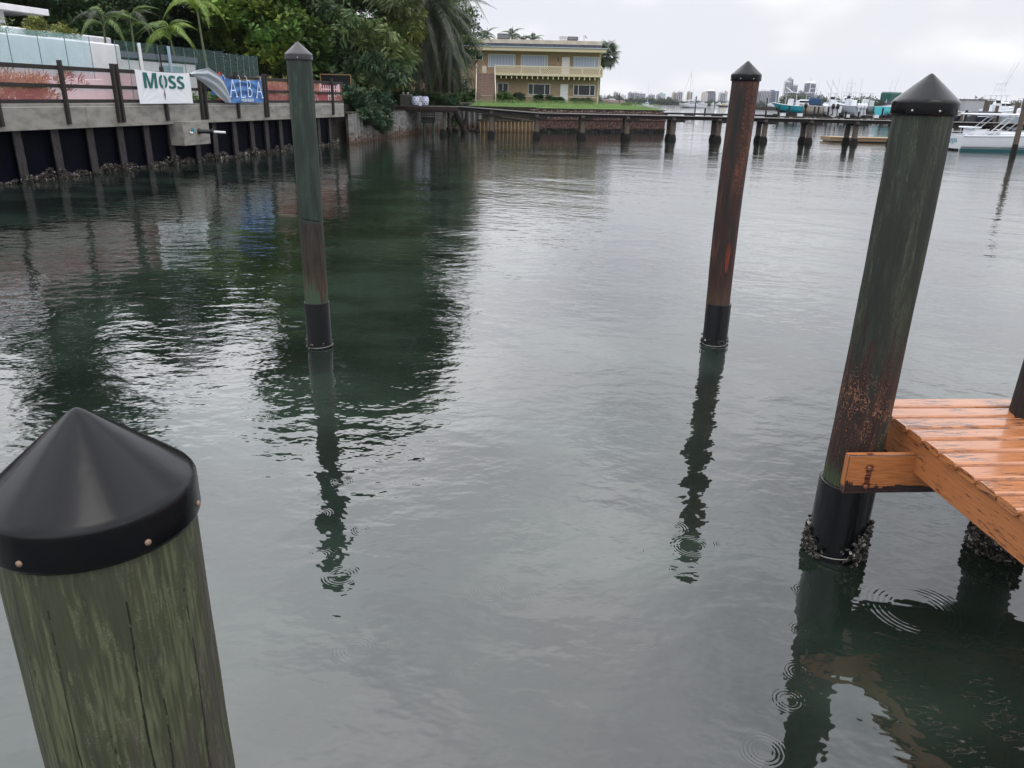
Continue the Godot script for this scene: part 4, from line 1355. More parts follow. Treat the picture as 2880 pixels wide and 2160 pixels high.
func trees() -> void:
	var broad := leaf_cluster(14, 0.34, 0.20, 0.34, 0.08, 101)
	var small := leaf_cluster(22, 0.22, 0.10, 0.42, 0.12, 102)
	var willow := leaf_cluster(36, 0.27, 0.036, 0.42, 0.75, 103, 0.1)
	var g := "trees behind the seawall"
	tree("shade_tree", "dark dense tree rising behind the villa roof at the picture's left", Vector3(-30, 2.1, -44), [[Vector3(-31, 7.5, -44), Vector3(4.5, 4.8, 4)]], 3000, small, Color(0.04, 0.08, 0.03), 201, 0.35, 1.1, 1.15, g)
	tree("shade_tree", "tall dark tree behind the terrace planter bushes", Vector3(-25.5, 2.1, -46.5), [[Vector3(-25.0, 7.0, -46), Vector3(4.6, 4.2, 3.5)], [Vector3(-28.0, 11.5, -46), Vector3(2.2, 4.0, 2)], [Vector3(-27.6, 17.6, -46), Vector3(3.0, 3.4, 2)]], 4600, small, Color(0.045, 0.09, 0.033), 202, 0.4, 1.1, 1.15, g)
	tree("shade_tree", "dark tree behind the slender palms of the garden", Vector3(-21.5, 2.1, -51), [[Vector3(-21.8, 6.8, -51), Vector3(4.2, 4.3, 3.5)], [Vector3(-24.0, 12.0, -52), Vector3(2.8, 3.4, 3.5)], [Vector3(-19.2, 6.5, -53), Vector3(2.6, 4.2, 2.5)]], 5800, small, Color(0.04, 0.08, 0.032), 203, 0.35, 1.1, 1.1, g)
	tree("broadleaf_tree", "bright green round-leaved tree above the glass fence", Vector3(-15.6, 2.1, -50.5), [[Vector3(-16.3, 7.6, -50), Vector3(2.7, 3.4, 2.2)], [Vector3(-14.6, 5.6, -50), Vector3(1.6, 2.4, 1.6)], [Vector3(-18.6, 9.8, -51.5), Vector3(2.4, 2.6, 2.2)]], 2300, broad, Color(0.14, 0.23, 0.04), 204, 0.28, 0.8, 1.0, g)
	tree("broadleaf_tree", "darker round-leaved tree behind the green mooring pile's cap", Vector3(-14.6, 2.1, -55), [[Vector3(-14.8, 8.0, -54.5), Vector3(2.8, 4.0, 2.2)], [Vector3(-13.8, 5.2, -54), Vector3(1.8, 2.2, 1.6)]], 1700, broad, Color(0.065, 0.12, 0.03), 205, 0.28, 0.9, 1.0, g)
	tree("fine_leaf_tree", "tall drooping fine-leaved tree in front of the coconut palms", Vector3(-11.6, 2.1, -57.5), [[Vector3(-11.0, 6.9, -55.5), Vector3(2.9, 3.2, 2.2)], [Vector3(-9.8, 5.0, -55.0), Vector3(1.5, 1.9, 1.5)], [Vector3(-12.4, 12.5, -58), Vector3(4.6, 5.0, 4)], [Vector3(-14.0, 18.5, -59), Vector3(5.0, 5.2, 4)], [Vector3(-12.0, 22.5, -59), Vector3(4.0, 2.8, 3)], [Vector3(-8.8, 16.5, -59), Vector3(3.2, 5.6, 3)], [Vector3(-18.2, 20.5, -59), Vector3(2.2, 3.6, 2.4)]], 9500, willow, Color(0.085, 0.13, 0.045), 206, 0.42, 1.1, 1.1, g)
	tree("fine_leaf_tree", "yellower low spray of fine leaves hanging before the yellow framed panel", Vector3(-9.9, 2.1, -58.5), [[Vector3(-8.9, 4.6, -56.5), Vector3(0.9, 1.3, 0.8)], [Vector3(-8.3, 6.6, -57.0), Vector3(1.2, 1.5, 1.0)]], 520, willow, Color(0.16, 0.19, 0.045), 207, 0.14, 0.7, 0.9, g)
	# shady undergrowth that closes the view beneath the crowns
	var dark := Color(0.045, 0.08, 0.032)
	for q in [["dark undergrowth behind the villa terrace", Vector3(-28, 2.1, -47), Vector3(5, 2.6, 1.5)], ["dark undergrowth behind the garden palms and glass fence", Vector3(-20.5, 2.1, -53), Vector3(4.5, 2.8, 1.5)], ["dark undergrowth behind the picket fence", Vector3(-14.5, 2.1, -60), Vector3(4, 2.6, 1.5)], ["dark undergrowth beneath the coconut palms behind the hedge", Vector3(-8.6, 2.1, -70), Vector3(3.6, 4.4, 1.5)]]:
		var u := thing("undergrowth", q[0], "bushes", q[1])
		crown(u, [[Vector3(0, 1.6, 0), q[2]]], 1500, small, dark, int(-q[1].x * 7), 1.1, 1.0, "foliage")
	# clipped hedge and the vine that hangs over the steel wall
	var vine := leaf_cluster(12, 0.14, 0.09, 0.16, 0.25, 104)
	var h := thing("hedge", "clipped green hedge running behind the dark platform", "hedge", Vector3(-7.5, 2.0, -61.5))
	crown(h, [[Vector3(-2.6, 0.45, 1.4), Vector3(1.2, 0.5, 0.8)], [Vector3(-0.9, 0.45, 0.6), Vector3(1.2, 0.48, 0.8)], [Vector3(0.9, 0.42, -0.2), Vector3(1.2, 0.45, 0.8)], [Vector3(2.3, 0.25, -0.8), Vector3(0.9, 0.4, 0.7)]], 3000, vine, Color(0.045, 0.085, 0.028), 211, 1.0, 0.35, "foliage")
	var v := thing("hanging_vine", "thick green vine draped over the corrugated steel wall", "vine", Vector3(-9.3, 1.9, -50.5))
	crown(v, [[Vector3(-0.5, 0.3, 1.5), Vector3(0.9, 0.75, 2.2)], [Vector3(0.1, 0.1, -1.2), Vector3(0.8, 0.7, 2.4)], [Vector3(0.45, -0.65, 0.0), Vector3(0.35, 0.7, 2.2)], [Vector3(0.55, -0.95, -1.2), Vector3(0.25, 0.55, 1.1)], [Vector3(0.4, -0.25, 2.8), Vector3(0.3, 0.6, 1.4)]], 3600, vine, Color(0.032, 0.072, 0.03), 212, 1.0, 0.32, "foliage")
	var pot := thing("terracotta_pot", "red clay pot at the end of the pink mesh beside the vine", "pot", W(24.4, 0.7, 2.1))
	var pm := MB.new()
	pm.lathe([Vector2(0.2, 0), Vector2(0.3, 0.5), Vector2(0.33, 0.5), Vector2(0.33, 0.6), Vector2(0.28, 0.6)], 16)
	put("pot", pm.mesh(), M.terracotta, pot)
	# coconut palms
	var fc := []
	for k in 4:
		fc.append(frond_mesh(4.6, 0.35, 0.95 + 0.15 * k, 1.0, 0.9, 56, 120 + k, 0.055))
	var fm := [M.frond_dark, M.frond_dark, M.frond_mid, M.frond_dark, M.frond_dark, M.frond_dark, M.frond_dry]
	g = "coconut palms beside the apartment house"
	palm("coconut_palm", "coconut palm whose crown arches over the dark platform", g, Vector3(-7.9, 2.1, -63.0), Vector3(-6.8, 8.4, -60.5), 0.17, M.palm_trunk, fc, fm, 34, 0.75, -0.75, 1, 1.15)
	palm("coconut_palm", "coconut palm with fronds reaching out over the pale sky", g, Vector3(-6.4, 2.1, -66.0), Vector3(-6.1, 10.6, -63.5), 0.17, M.palm_trunk, fc, fm, 30, 0.8, -0.7, 2, 1.0)
	palm("coconut_palm", "taller coconut palm with its bare trunk behind the fine-leaved tree", g, Vector3(-9.4, 2.1, -63.0), Vector3(-8.6, 14.2, -62.5), 0.17, M.palm_trunk, fc, fm, 22, 0.8, -0.7, 3)
	palm("coconut_palm", "tallest coconut palm, its crown above the picture's top edge", g, Vector3(-6.9, 2.1, -68.0), Vector3(-7.4, 16.6, -65.0), 0.17, M.palm_trunk, fc, fm, 22, 0.8, -0.7, 4)
	palm("coconut_palm", "low shaggy palm with hanging dark fronds next to the house's left end", g, Vector3(-5.3, 2.1, -67.0), Vector3(-6.0, 6.4, -66.0), 0.2, M.palm_trunk, fc, [M.frond_dark, M.frond_dark, M.frond_mid], 44, 0.5, -1.25, 5, 0.85)
	palm("coconut_palm", "broad coconut palm whose hanging fronds meet the fine-leaved tree", g, Vector3(-9.6, 2.1, -66.5), Vector3(-8.7, 7.4, -62.0), 0.17, M.palm_trunk, fc, [M.frond_dark, M.frond_dark, M.frond_mid], 36, 0.7, -1.0, 6, 1.05)
	tree("shade_tree", "dark leafy tree closing the gap behind the coconut palms", Vector3(-7.6, 2.1, -74), [[Vector3(-7.4, 7.0, -73), Vector3(3.2, 4.6, 2)], [Vector3(-9.4, 10.5, -73), Vector3(3.0, 3.6, 2)]], 3200, small, Color(0.04, 0.075, 0.03), 208, 0.3, 1.0, 1.1, "trees behind the seawall")
	# slender garden palms
	var fg := []
	for k in 3:
		fg.append(frond_mesh(1.9, 0.8, 1.2 + 0.15 * k, 0.46, 0.6, 34, 130 + k, 0.032))
	g = "slender palms in the villa garden"
	palm("garden_palm", "slender palm with two drooping dull fronds nearest the villa wall", g, W(16.9, 8.0, 2.1), W(16.4, 7.4, 5.35), 0.06, M.green_trunk, fg, [M.frond_mid, M.frond_dark], 8, 1.0, 0.1, 11)
	palm("garden_palm", "slender palm with thin feathery crown, second from the villa wall", g, W(18.7, 7.8, 2.1), W(18.6, 7.6, 5.6), 0.06, M.green_trunk, fg, [M.frond_mid, M.frond_dark], 9, 1.0, 0.1, 12)
	palm("garden_palm", "slender palm with wide yellow-green fronds above the glass fence's middle", g, W(21.6, 7.2, 2.1), W(20.9, 7.2, 5.2), 0.065, M.green_trunk, fg, [M.frond_bright, M.frond_mid], 10, 1.0, 0.0, 13, 1.1)
	palm("garden_palm", "tallest slender palm with bright yellow-green fronds before the round-leaved tree", g, W(23.7, 7.0, 2.1), W(23.6, 7.2, 6.7), 0.07, M.green_trunk, fg, [M.frond_bright], 9, 1.0, 0.1, 14, 1.15)
	# palms beyond the roof and the fan palm at its corner
	var fr := []
	for k in 2:
		fr.append(frond_mesh(2.2, 0.5, 1.0 + 0.2 * k, 0.55, 0.5, 22, 140 + k, 0.07))
	g = "palm tops beyond the apartment roof"
	for q in [[-4.4, 10.4, "palm top with an upright spear leaf left of the dark rooftop unit"], [-1.0, 10.5, "broad palm top right of the dark rooftop unit"], [0.55, 9.6, "low palm top half hidden by the parapet between two others"], [1.75, 9.9, "small palm top with spear leaf furthest along the parapet"]]:
		var p := palm("roofline_palm", q[2], g, Vector3(q[0], 2.1, -112), Vector3(q[0] * 1.01, q[1], -112), 0.14, M.palm_trunk, fr, [M.frond_far], 14, 1.1, -0.5, 20 + int(q[0] * 3))
		var m := MB.new()
		m.tube([Vector3(0, q[1] - 2.2, 0), Vector3(0.03, q[1] - 0.9, 0)], [0.08, 0.02], 5)
		put("spear_leaf", m.mesh(), M.frond_far, p)
	var fans := [fan_mesh(1.0, 0.9, 1), fan_mesh(0.9, 1.0, 2)]
	palm("fan_palm", "round-headed fan palm at the right corner of the apartment house", "", Vector3(9.2, 2.1, -104), Vector3(11.2, 8.1, -104), 0.2, M.palm_trunk, fans, [M.frond_dark, M.frond_far], 40, 1.3, -1.25, 31, 1.05)

# ---------------------------------------------------------------- far shore, its trees and towers
func far_shore() -> void:
	var m := MB.new()
	m.box(Vector3(330, 0.2, -1345), Vector3(1500, 1.6, 800))
	struct("far_shore", m.mesh(), M.soil)
	m = MB.new()
	m.box(Vector3(330, 0.3, -420), Vector3(420, 2.0, 60), Basis(Vector3.UP, 0.12))
	struct("near_point", m.mesh(), M.soil)
	var lm := leaf_cluster(9, 0.42, 0.26, 0.4, 0.05, 150)
	var f := noise(0.02, 3, 55)
	var xf := []
	var col := []
	for k in 16000:
		var x := rng.randf_range(-260, 760)
		var top := 6.0 + 3.4 * f.get_noise_1d(x * 3.0) + (2.0 if x < 120 else 0.0) - (2.2 if x > 185 and x < 330 else 0.0)
		var y := rng.randf() * maxf(top, 2.0) * (0.7 + 0.3 * sin(x * 0.9) * sin(x * 0.37))
		xf.append(Transform3D(Basis.from_euler(Vector3(rng.randf() * TAU, rng.randf() * TAU, 0)).scaled(Vector3(1, 0.8, 1) * rng.randf_range(2.6, 4.4)), Vector3(x, 0.6 + y, -945.0 + rng.randf_range(-6, 5))))
		var c := rng.randf_range(0.7, 1.25)
		col.append(Color(0.045 * c, 0.07 * c, 0.035 * c))
	stuff(tag(scatter("shore_woods", lm, M.leaf, null, xf, col), "long dark green belt of trees along the far shore", "trees"))
	xf = []
	col = []
	for k in 9000:
		var x := rng.randf_range(120, 420)
		var top := 4.6 + 3.2 * f.get_noise_1d(x * 7.0 + 500.0) + 1.2 * sin(x * 0.21)
		var y := rng.randf() * maxf(top, 1.5)
		xf.append(Transform3D(Basis.from_euler(Vector3(rng.randf() * TAU, rng.randf() * TAU, 0)).scaled(Vector3.ONE * rng.randf_range(1.0, 2.2)), Vector3(x, 1.0 + y, -395.0 - (x - 330.0) * 0.12 + rng.randf_range(-4, 4))))
		var c := rng.randf_range(0.7, 1.3)
		col.append(Color(0.05 * c, 0.072 * c, 0.036 * c))
	stuff(tag(scatter("point_woods", lm, M.leaf, null, xf, col), "grey-green trees on the point behind the marina boats", "trees"))
	# towers: x, width, height, colour and kind, in the order they stand
	var T := [[162, 10, 11, "far_white", 0], [182, 8, 18, "far_white", 1], [198, 11, 13, "far_white", 0], [208, 8, 17, "far_grey", 0], [219, 11, 18, "far_white", 1], [233, 14, 17, "far_white", 2], [247, 11, 15, "far_white", 1], [262, 6, 14, "far_grey", 0], [271, 12, 17, "far_teal", 0], [289, 7, 19, "far_beige", 1], [302, 10, 21, "far_white", 1], [323, 10, 21, "far_beige", 2], [345, 10, 20, "far_beige", 0], [359, 16, 23, "far_grey", 3], [369, 6, 19, "far_blue", 0], [377, 10, 21, "far_white", 1], [385, 5, 17, "far_dark", 0], [391, 6, 23, "far_pink", 0], [443, 8, 24, "far_grey", 0], [460, 20, 26, "far_white", 2], [480, 19, 26, "far_blue", 2], [495, 11, 43, "far_white", 1], [504, 8, 47, "far_grey", 1], [515, 15, 38, "far_white", 2], [537, 19, 40, "far_grey", 3], [527, 7, 26, "far_grey", 0]]
	var shade := {"far_white": "white", "far_grey": "grey", "far_beige": "beige", "far_teal": "pale teal glass", "far_blue": "blue-grey", "far_pink": "pinkish", "far_dark": "dark grey"}
	for k in T.size():
		var q: Array = T[k]
		var w: float = q[1]
		var h: float = q[2]
		var hi := "low" if h < 16 else "mid-height" if h < 30 else "tall"
		var o := thing("apartment_tower", "%s %s apartment tower on the far skyline, %s counting from the yellow house" % [hi, shade[q[3]], nth(k)], "tower", Vector3(q[0], 0, -1500.0 - (k % 3) * 14.0), Basis(Vector3.UP, rng.randf_range(-0.25, 0.25)), "apartment towers of the far skyline")
		bit("body", o, M[q[3]], Vector3(0, h * 0.5, 0), Vector3(w, h, 9))
		var bm := MB.new()
		var n := maxi(2, int(w / 2.6))
		for j in n:
			bm.box(Vector3((j + 0.5) / n * w - w / 2, h * 0.48, 4.9), Vector3(w / n * 0.45, h * 0.92, 0.8))
		if q[4] > 0:
			for j in int(h / 3.2):
				bm.box(Vector3(0, 2.0 + j * 3.2, 4.6), Vector3(w * 0.96, 0.35, 0.5))
		put("balconies", bm.mesh(), M.far_dark if q[4] in [1, 2] or q[3] == "far_grey" else M.far_white, o)
		bit("roof_house", o, M[q[3]], Vector3(-w * 0.12, h + 0.9, 0), Vector3(w * 0.42, 1.8, 5))
		if q[4] == 3:
			var dm := MB.new()
			dm.lathe([Vector2(w * 0.48, h), Vector2(w * 0.44, h + 1.6), Vector2(w * 0.3, h + 2.8), Vector2(0.1, h + 3.3)], 16)
			put("curved_roof", dm.mesh(), M.far_white, o)
		if h > 42:
			var sm := MB.new()
			sm.tube([Vector3(0, h + 1.6, 0), Vector3(0, h + 5.0, 0)], [0.8, 0.3], 6)
			put("spire", sm.mesh(), M.far_grey, o)

# ---------------------------------------------------------------- walkway on pile bents
func bent_pile(o: Node, x: float, z: float, top: float, r: float, sd: int) -> void:
	var m := MB.new()
	var pr := []
	for k in 9:
		pr.append(Vector2(r * (1.04 - 0.01 * k), lerpf(-0.8, top, k / 8.0)))
	m.lathe(pr, 12, Vector3(x, 0, z), 0.02)
	var p := put("pile", m.mesh(), M.grey_wood, o)
	m = MB.new()
	m.lathe([Vector2(r * 1.1, -0.5), Vector2(r * 1.35, -0.1), Vector2(r * 1.42, 0.12), Vector2(r * 1.25, 0.32), Vector2(r * 1.02, 0.42)], 12, Vector3(x, 0, z), 0.05)
	put("barnacle_band", m.mesh(), M.barnacle, p)

func walkway() -> void:
	var o := thing("walkway", "long dark timber walkway on paired piles crossing the basin", "walkway", Vector3(-4.25, 0, -57.8))
	var D := 1.67
	var P := func(x: float, y: float, z: float) -> Vector3: return Vector3(x + 4.25, y, z + 57.8)
	var n := 13
	for k in n:
		var x := -1.9 + 3.26 * k
		var top := lerpf(1.98, D, (x + 4.25) / 5.7) if x < 1.45 else D
		for z in [-57.15, -58.5]:
			var q: Vector3 = P.call(x, 0, z)
			bent_pile(o, q.x + rng.randf_range(-0.04, 0.04), q.z, top - 0.1, 0.20, k)
		bit("cap_beam", o, M.dark_wood, P.call(x + 0.3, top - 0.33, -57.8), Vector3(0.9, 0.16, 1.9), Basis.IDENTITY, 0.01)
		bit("cap_beam", o, M.dark_wood, P.call(x, top - 0.33, -57.8), Vector3(0.22, 0.17, 2.1), Basis.IDENTITY, 0.01)
	# level run and ramp: stringers and boards
	for z in [-57.05, -57.8, -58.6]:
		bit("stringer", o, M.dark_wood, P.call(21.0, D - 0.135, z), Vector3(39.1, 0.22, 0.07), Basis.IDENTITY, 0.006)
		var m := MB.new()
		m.beam(P.call(-4.2, 1.98 - 0.145, z), P.call(1.45, D - 0.135, z), 0.07, 0.25, 0.006)
		put("stringer", m.mesh(), M.dark_wood, o)
	var bm := MB.new()
	for k in 266:
		bm.box(P.call(1.55 + k * 0.147, D - 0.004, -57.8), Vector3(0.138, 0.04, 1.85), Basis.IDENTITY, 0.005)
	for k in 39:
		var f := k / 39.0
		bm.box(P.call(lerpf(-4.1, 1.5, f), lerpf(1.98, D, f), -57.8), Vector3(0.138, 0.04, 1.85), Basis(Vector3.BACK, -0.055), 0.005)
	stuff(put("deck_boards", bm.mesh(), M.walk_board, o))
	# platform at its landward end
	var p := thing("platform", "dark timber platform over the corrugated wall at the walkway's landward end", "platform", Vector3(-6.6, 1.98, -57.0))
	for k in 34:
		bit("board", p, M.walk_board, Vector3(-2.35 + k * 0.142, -0.02, -1.6), Vector3(0.134, 0.04, 3.4), Basis.IDENTITY, 0.005)
	bit("fascia", p, M.red_brown_wood, Vector3(-0.02, -0.16, 0.08), Vector3(4.78, 0.22, 0.06), Basis.IDENTITY, 0.006)
	bit("fascia", p, M.dark_wood, Vector3(0.0, -0.33, 0.03), Vector3(4.7, 0.14, 0.06), Basis.IDENTITY, 0.006)
	for z in [-1.5, -3.0]:
		bit("joist", p, M.dark_wood, Vector3(0, -0.15, z), Vector3(4.7, 0.2, 0.07))
	for q in [[1.35, -0.3], [1.45, -2.8]]:
		var m := MB.new()
		m.lathe([Vector2(0.13, -2.8), Vector2(0.12, -0.1)], 12, Vector3(q[0], 0, q[1]), 0.02)
		var pl := put("pile", m.mesh(), M.grey_wood, p)
		m = MB.new()
		m.lathe([Vector2(0.15, -2.4), Vector2(0.30, -2.0), Vector2(0.25, -1.7), Vector2(0.14, -1.5)], 12, Vector3(q[0] - 0.1, 0, q[1]), 0.08)
		put("barnacle_band", m.mesh(), M.barnacle, pl)

func platform_things() -> void:
	var b := thing("storage_box", "grey-brown storage box on the dark platform before the hedge", "box", Vector3(-8.05, 1.98, -57.9))
	bit("body", b, M.box_grey, Vector3(0, 0.35, 0), Vector3(0.82, 0.70, 0.5), Basis.IDENTITY, 0.02)
	bit("lid", b, M.unit_grey, Vector3(0, 0.715, 0), Vector3(0.86, 0.04, 0.54), Basis.IDENTITY, 0.01)
	for q in [[-0.2, "small pale pot standing on the storage box at its left"], [0.12, "small pale pot standing on the storage box at its right"]]:
		var s := thing("small_pot", q[1], "pot", Vector3(-8.05 + q[0], 2.715, -57.95))
		var m := MB.new()
		m.lathe([Vector2(0.06, 0), Vector2(0.09, 0.12), Vector2(0.075, 0.14), Vector2(0.09, 0.16)], 12)
		put("pot", m.mesh(), M.far_beige, s)
	# two glazed garden stools with a blue pattern
	var im := Image.create(256, 128, false, Image.FORMAT_RGB8)
	im.fill(Color(0.84, 0.86, 0.90))
	var blue := Color(0.08, 0.14, 0.48)
	for y in 128:
		for x in 256:
			var c := Vector2(fposmod(x + (16 if int(y / 28.0) % 2 else 0), 32.0) - 16.0, fposmod(y, 28.0) - 14.0)
			var d := c.length()
			if d < 5.0 or (d > 9.5 and d < 12.0) or y > 118 or y < 6 or (y > 92 and absf(c.x) < 5.0):
				im.set_pixel(x, y, blue)
	var gm := mat("glazed_stool", Color(1, 1, 1), 0.2, {"tex": ImageTexture.create_from_image(im)})
	for q in [[-7.35, -57.55, "blue and white glazed garden stool beside the storage box"], [-6.72, -57.9, "blue and white glazed garden stool furthest from the storage box"]]:
		var s := thing("garden_stool", q[2], "garden stool", Vector3(q[0], 1.98, q[1]), Basis.IDENTITY, "glazed garden stools on the platform")
		var m := MB.new()
		m.lathe([Vector2(0.22, 0), Vector2(0.26, 0.06), Vector2(0.31, 0.28), Vector2(0.32, 0.36), Vector2(0.27, 0.60), Vector2(0.24, 0.64), Vector2(0.2, 0.66)], 22)
		put("body", m.mesh(), gm, s)
	var d := thing("white_framed_panel", "narrow white framed panel between the two glazed stools", "lantern", Vector3(-7.0, 1.98, -57.7))
	bit("frame", d, M.white_paint, Vector3(0, 0.33, 0), Vector3(0.2, 0.66, 0.05), Basis.IDENTITY, 0.01)  # plain narrow white framed panel with a grey inset, holds no lamp
	bit("inset", d, M.unit_grey, Vector3(0, 0.44, 0.03), Vector3(0.11, 0.3, 0.02))
	# crate of a small lift on two green piles
	var l := thing("small_lift", "black slotted crate on two green piles under the platform", "boat lift", Vector3(-6.55, 0, -58.6))
	for x in [-0.32, 0.32]:
		var m := MB.new()
		m.lathe([Vector2(0.11, -0.8), Vector2(0.105, 0.9)], 12, Vector3(x, 0, 0))
		put("pile", m.mesh(), M.frond_far, l)
	bit("saddle", l, M.black_plastic, Vector3(0, 0.98, 0), Vector3(0.98, 0.34, 0.5), Basis.IDENTITY, 0.03)
	for k in 9:
		bit("crate_slat", l, M.black_plastic, Vector3(-0.48 + k * 0.12, 1.36, 0.24), Vector3(0.035, 0.42, 0.03))
	for y in [1.18, 1.34, 1.5]:
		bit("crate_slat", l, M.black_plastic, Vector3(0, y, 0.24), Vector3(1.06, 0.06, 0.04))

# ---------------------------------------------------------------- near mooring piles
func mix(a: Color, b: Color, t: float) -> Color:
	return a.lerp(b, clampf(t, 0.0, 1.0))

# stained, weathered wood of one pile, wrapped round it: kind 0 olive, 1 dark green, 2 rust red, 3 blue green
func pile_wood(kind: int, top: float, w: int, h: int, towards: float) -> StandardMaterial3D:
	var im := Image.create(w, h, false, Image.FORMAT_RGB8)
	var bump := Image.create(w, h, false, Image.FORMAT_RF)
	var grain := noise(1.0, 3, 400 + kind)
	var streak := noise(1.0, 3, 420 + kind)
	streak.domain_warp_enabled = true
	streak.domain_warp_amplitude = 0.9
	streak.domain_warp_frequency = 0.7
	var patch := noise(1.0, 3, 440 + kind)
	var fleck := noise(1.0, 2, 460 + kind)
	# long drying cracks: angle from the visible middle, foot, head, half width
	var cracks := [[-0.12, 1.25, 1.93, 0.007], [-0.30, 1.05, 1.7, 0.006], [0.25, 0.9, 1.62, 0.006], [0.62, 1.3, 1.9, 0.005], [-0.75, 1.2, 1.85, 0.006], [0.95, 1.0, 1.8, 0.006], [-1.1, 1.3, 1.75, 0.005], [0.02, 0.7, 1.35, 0.006], [-0.55, 0.6, 1.2, 0.006]]
	for x in w:
		var a := TAU * x / w
		var ca := cos(a)
		var sa := sin(a)
		var facing := cos(a - towards)
		var aside := sin(a - towards)
		for yy in h:
			var y := top * (1.0 - (yy + 0.5) / h)
			var g := grain.get_noise_3d(ca * (9.0 if kind == 0 else 14.0), y * (2.2 if kind == 0 else 3.0), sa * (9.0 if kind == 0 else 14.0))
			var s := streak.get_noise_3d(ca * (3.6 if kind == 1 or kind == 3 else 2.6), y * 2.6, sa * (3.6 if kind == 1 or kind == 3 else 2.6))
			var p := patch.get_noise_3d(ca * 1.6 + 5.0, y * 1.5, sa * 1.6)
			var ridge := 1.0 - absf(s) * 7.0
			var c: Color
			var b := 0.5 + 0.35 * g
			if kind == 0:
				c = mix(Color(0.235, 0.255, 0.185), Color(0.325, 0.35, 0.25), 0.5 + s * 2.2)
				c = mix(c, Color(0.27, 0.245, 0.225), (p + 0.25 * s - 0.03) * 3.6)
				c = mix(c, Color(0.16, 0.165, 0.125), (g - 0.05) * 1.6)
				c = mix(c, Color(0.47, 0.485, 0.37), (ridge - 0.45) * 1.15)
				c = mix(c, Color(0.225, 0.235, 0.165), 0.35 + 1.6 * fleck.get_noise_3d(ca * 20.0, y * 9.0, sa * 20.0))
				for k in 9:
					var ck: Array = cracks[k]
					if y > ck[1] and y < ck[2]:
						var off := absf(angle_difference(a, towards + ck[0] + 0.03 * sin(y * 9.0 + k * 2.0) + 0.05 * (y - ck[1])))
						var wd: float = ck[3] * sin(PI * (y - ck[1]) / (ck[2] - ck[1]))
						if off < wd:
							c = mix(c, Color(0.06, 0.06, 0.045), 0.8)
							b -= 0.45
				# one open, bent crack low on the visible side
				var cx := aside - 0.42 - 0.12 * sin((y - 1.30) * 14.0) - (y - 1.36) * 1.5
				if absf(cx) < 0.012 and y > 1.22 and y < 1.44 and facing > 0.0:
					c = Color(0.04, 0.04, 0.03)
					b -= 0.8
			elif kind == 1:
				c = mix(Color(0.12, 0.14, 0.11), Color(0.165, 0.19, 0.145), 0.5 + p * 2.0)
				c = mix(c, Color(0.10, 0.125, 0.095), (g - 0.1) * 3.0)
				c = mix(c, Color(0.36, 0.40, 0.33), (ridge - 0.45) * 1.5 * clampf(0.65 + p * 2.5, 0.1, 1.0))
				var low := clampf((1.42 + 0.22 * s * 3.0 + 0.16 * p - y) * 4.5, 0.0, 1.0)
				low *= clampf(1.0 - (aside * -1.0 - 0.55) * 4.0 * clampf((1.05 - y) * 4.0, 0.0, 1.0), 0.0, 1.0)
				c = mix(c, mix(Color(0.135, 0.075, 0.062), Color(0.205, 0.13, 0.105), 0.5 + g * 1.8), low)
				var f := fleck.get_noise_3d(ca * 7.0, y * 32.0, sa * 7.0)
				var zone := exp(-pow((y - 1.0 - 0.1 * aside) / 0.13, 2.0)) + 0.35 * exp(-pow((y - 0.95) / 0.3, 2.0))
				if absf(f) < 0.10 * zone and patch.get_noise_3d(ca * 4.0, y * 6.0, sa * 4.0) > -0.12:
					c = mix(c, Color(0.62, 0.42, 0.29), 0.75)
					b += 0.3
				c = mix(c, mix(Color(0.165, 0.205, 0.135), Color(0.26, 0.30, 0.20), 0.5 + g * 2.0), (0.66 + 0.1 * s - y) * 9.0)
			elif kind == 2:
				c = mix(Color(0.215, 0.105, 0.075), Color(0.15, 0.078, 0.06), 0.5 + s * 2.5)
				c = mix(c, Color(0.33, 0.195, 0.14), (p - 0.1) * 2.0)
				c = mix(c, Color(0.13, 0.08, 0.065), (g - 0.12) * 3.0)
				var band := exp(-pow((aside - 0.18 + 0.1 * sin(y * 2.2)) / (0.26 + 0.1 * s), 2.0))
				c = mix(c, Color(0.075, 0.062, 0.05), band * 1.25 * clampf((y - 1.2) * 2.4, 0.0, 1.0) * clampf((2.82 - y) * 5.0, 0.2, 1.0) * clampf(0.75 + p * 2.5, 0.2, 1.0))
				if fleck.get_noise_3d(ca * 22.0, y * 26.0, sa * 22.0) > 0.30 and aside < -0.2 and y > 1.7:
					c = mix(c, Color(0.60, 0.33, 0.15), 0.7)
				c = mix(c, Color(0.27, 0.20, 0.14), (0.78 + 0.2 * s - y) * 3.0)
				var kx := (aside + 0.42) / 0.16
				var ky := (y - 1.02) / 0.17
				var kd := kx * kx + ky * ky
				if kd < 1.0 and facing > 0.0:
					c = mix(Color(0.50, 0.20, 0.11), Color(0.33, 0.13, 0.08), 0.5 + g * 2.0)
				elif kd < 1.5 and facing > 0.0 and ky < 0.2:
					c = Color(0.08, 0.05, 0.04)
			else:
				c = mix(Color(0.095, 0.155, 0.125), Color(0.135, 0.20, 0.165), 0.5 + p * 2.0)
				c = mix(c, Color(0.095, 0.14, 0.115), (g - 0.12) * 3.0)
				c = mix(c, Color(0.32, 0.39, 0.33), (ridge - 0.5) * 1.4 * clampf(0.65 + p * 2.5, 0.1, 1.0))
				var low := clampf((1.38 + 0.03 * s - y) * 30.0, 0.0, 1.0)
				c = mix(c, mix(Color(0.12, 0.097, 0.078), Color(0.20, 0.165, 0.13), 0.5 + s * 2.6 + g), low * 0.92)
				c = mix(c, mix(Color(0.30, 0.235, 0.155), Color(0.20, 0.155, 0.11), 0.5 + s * 3.0), (0.93 + 0.3 * s - y) * 6.0)
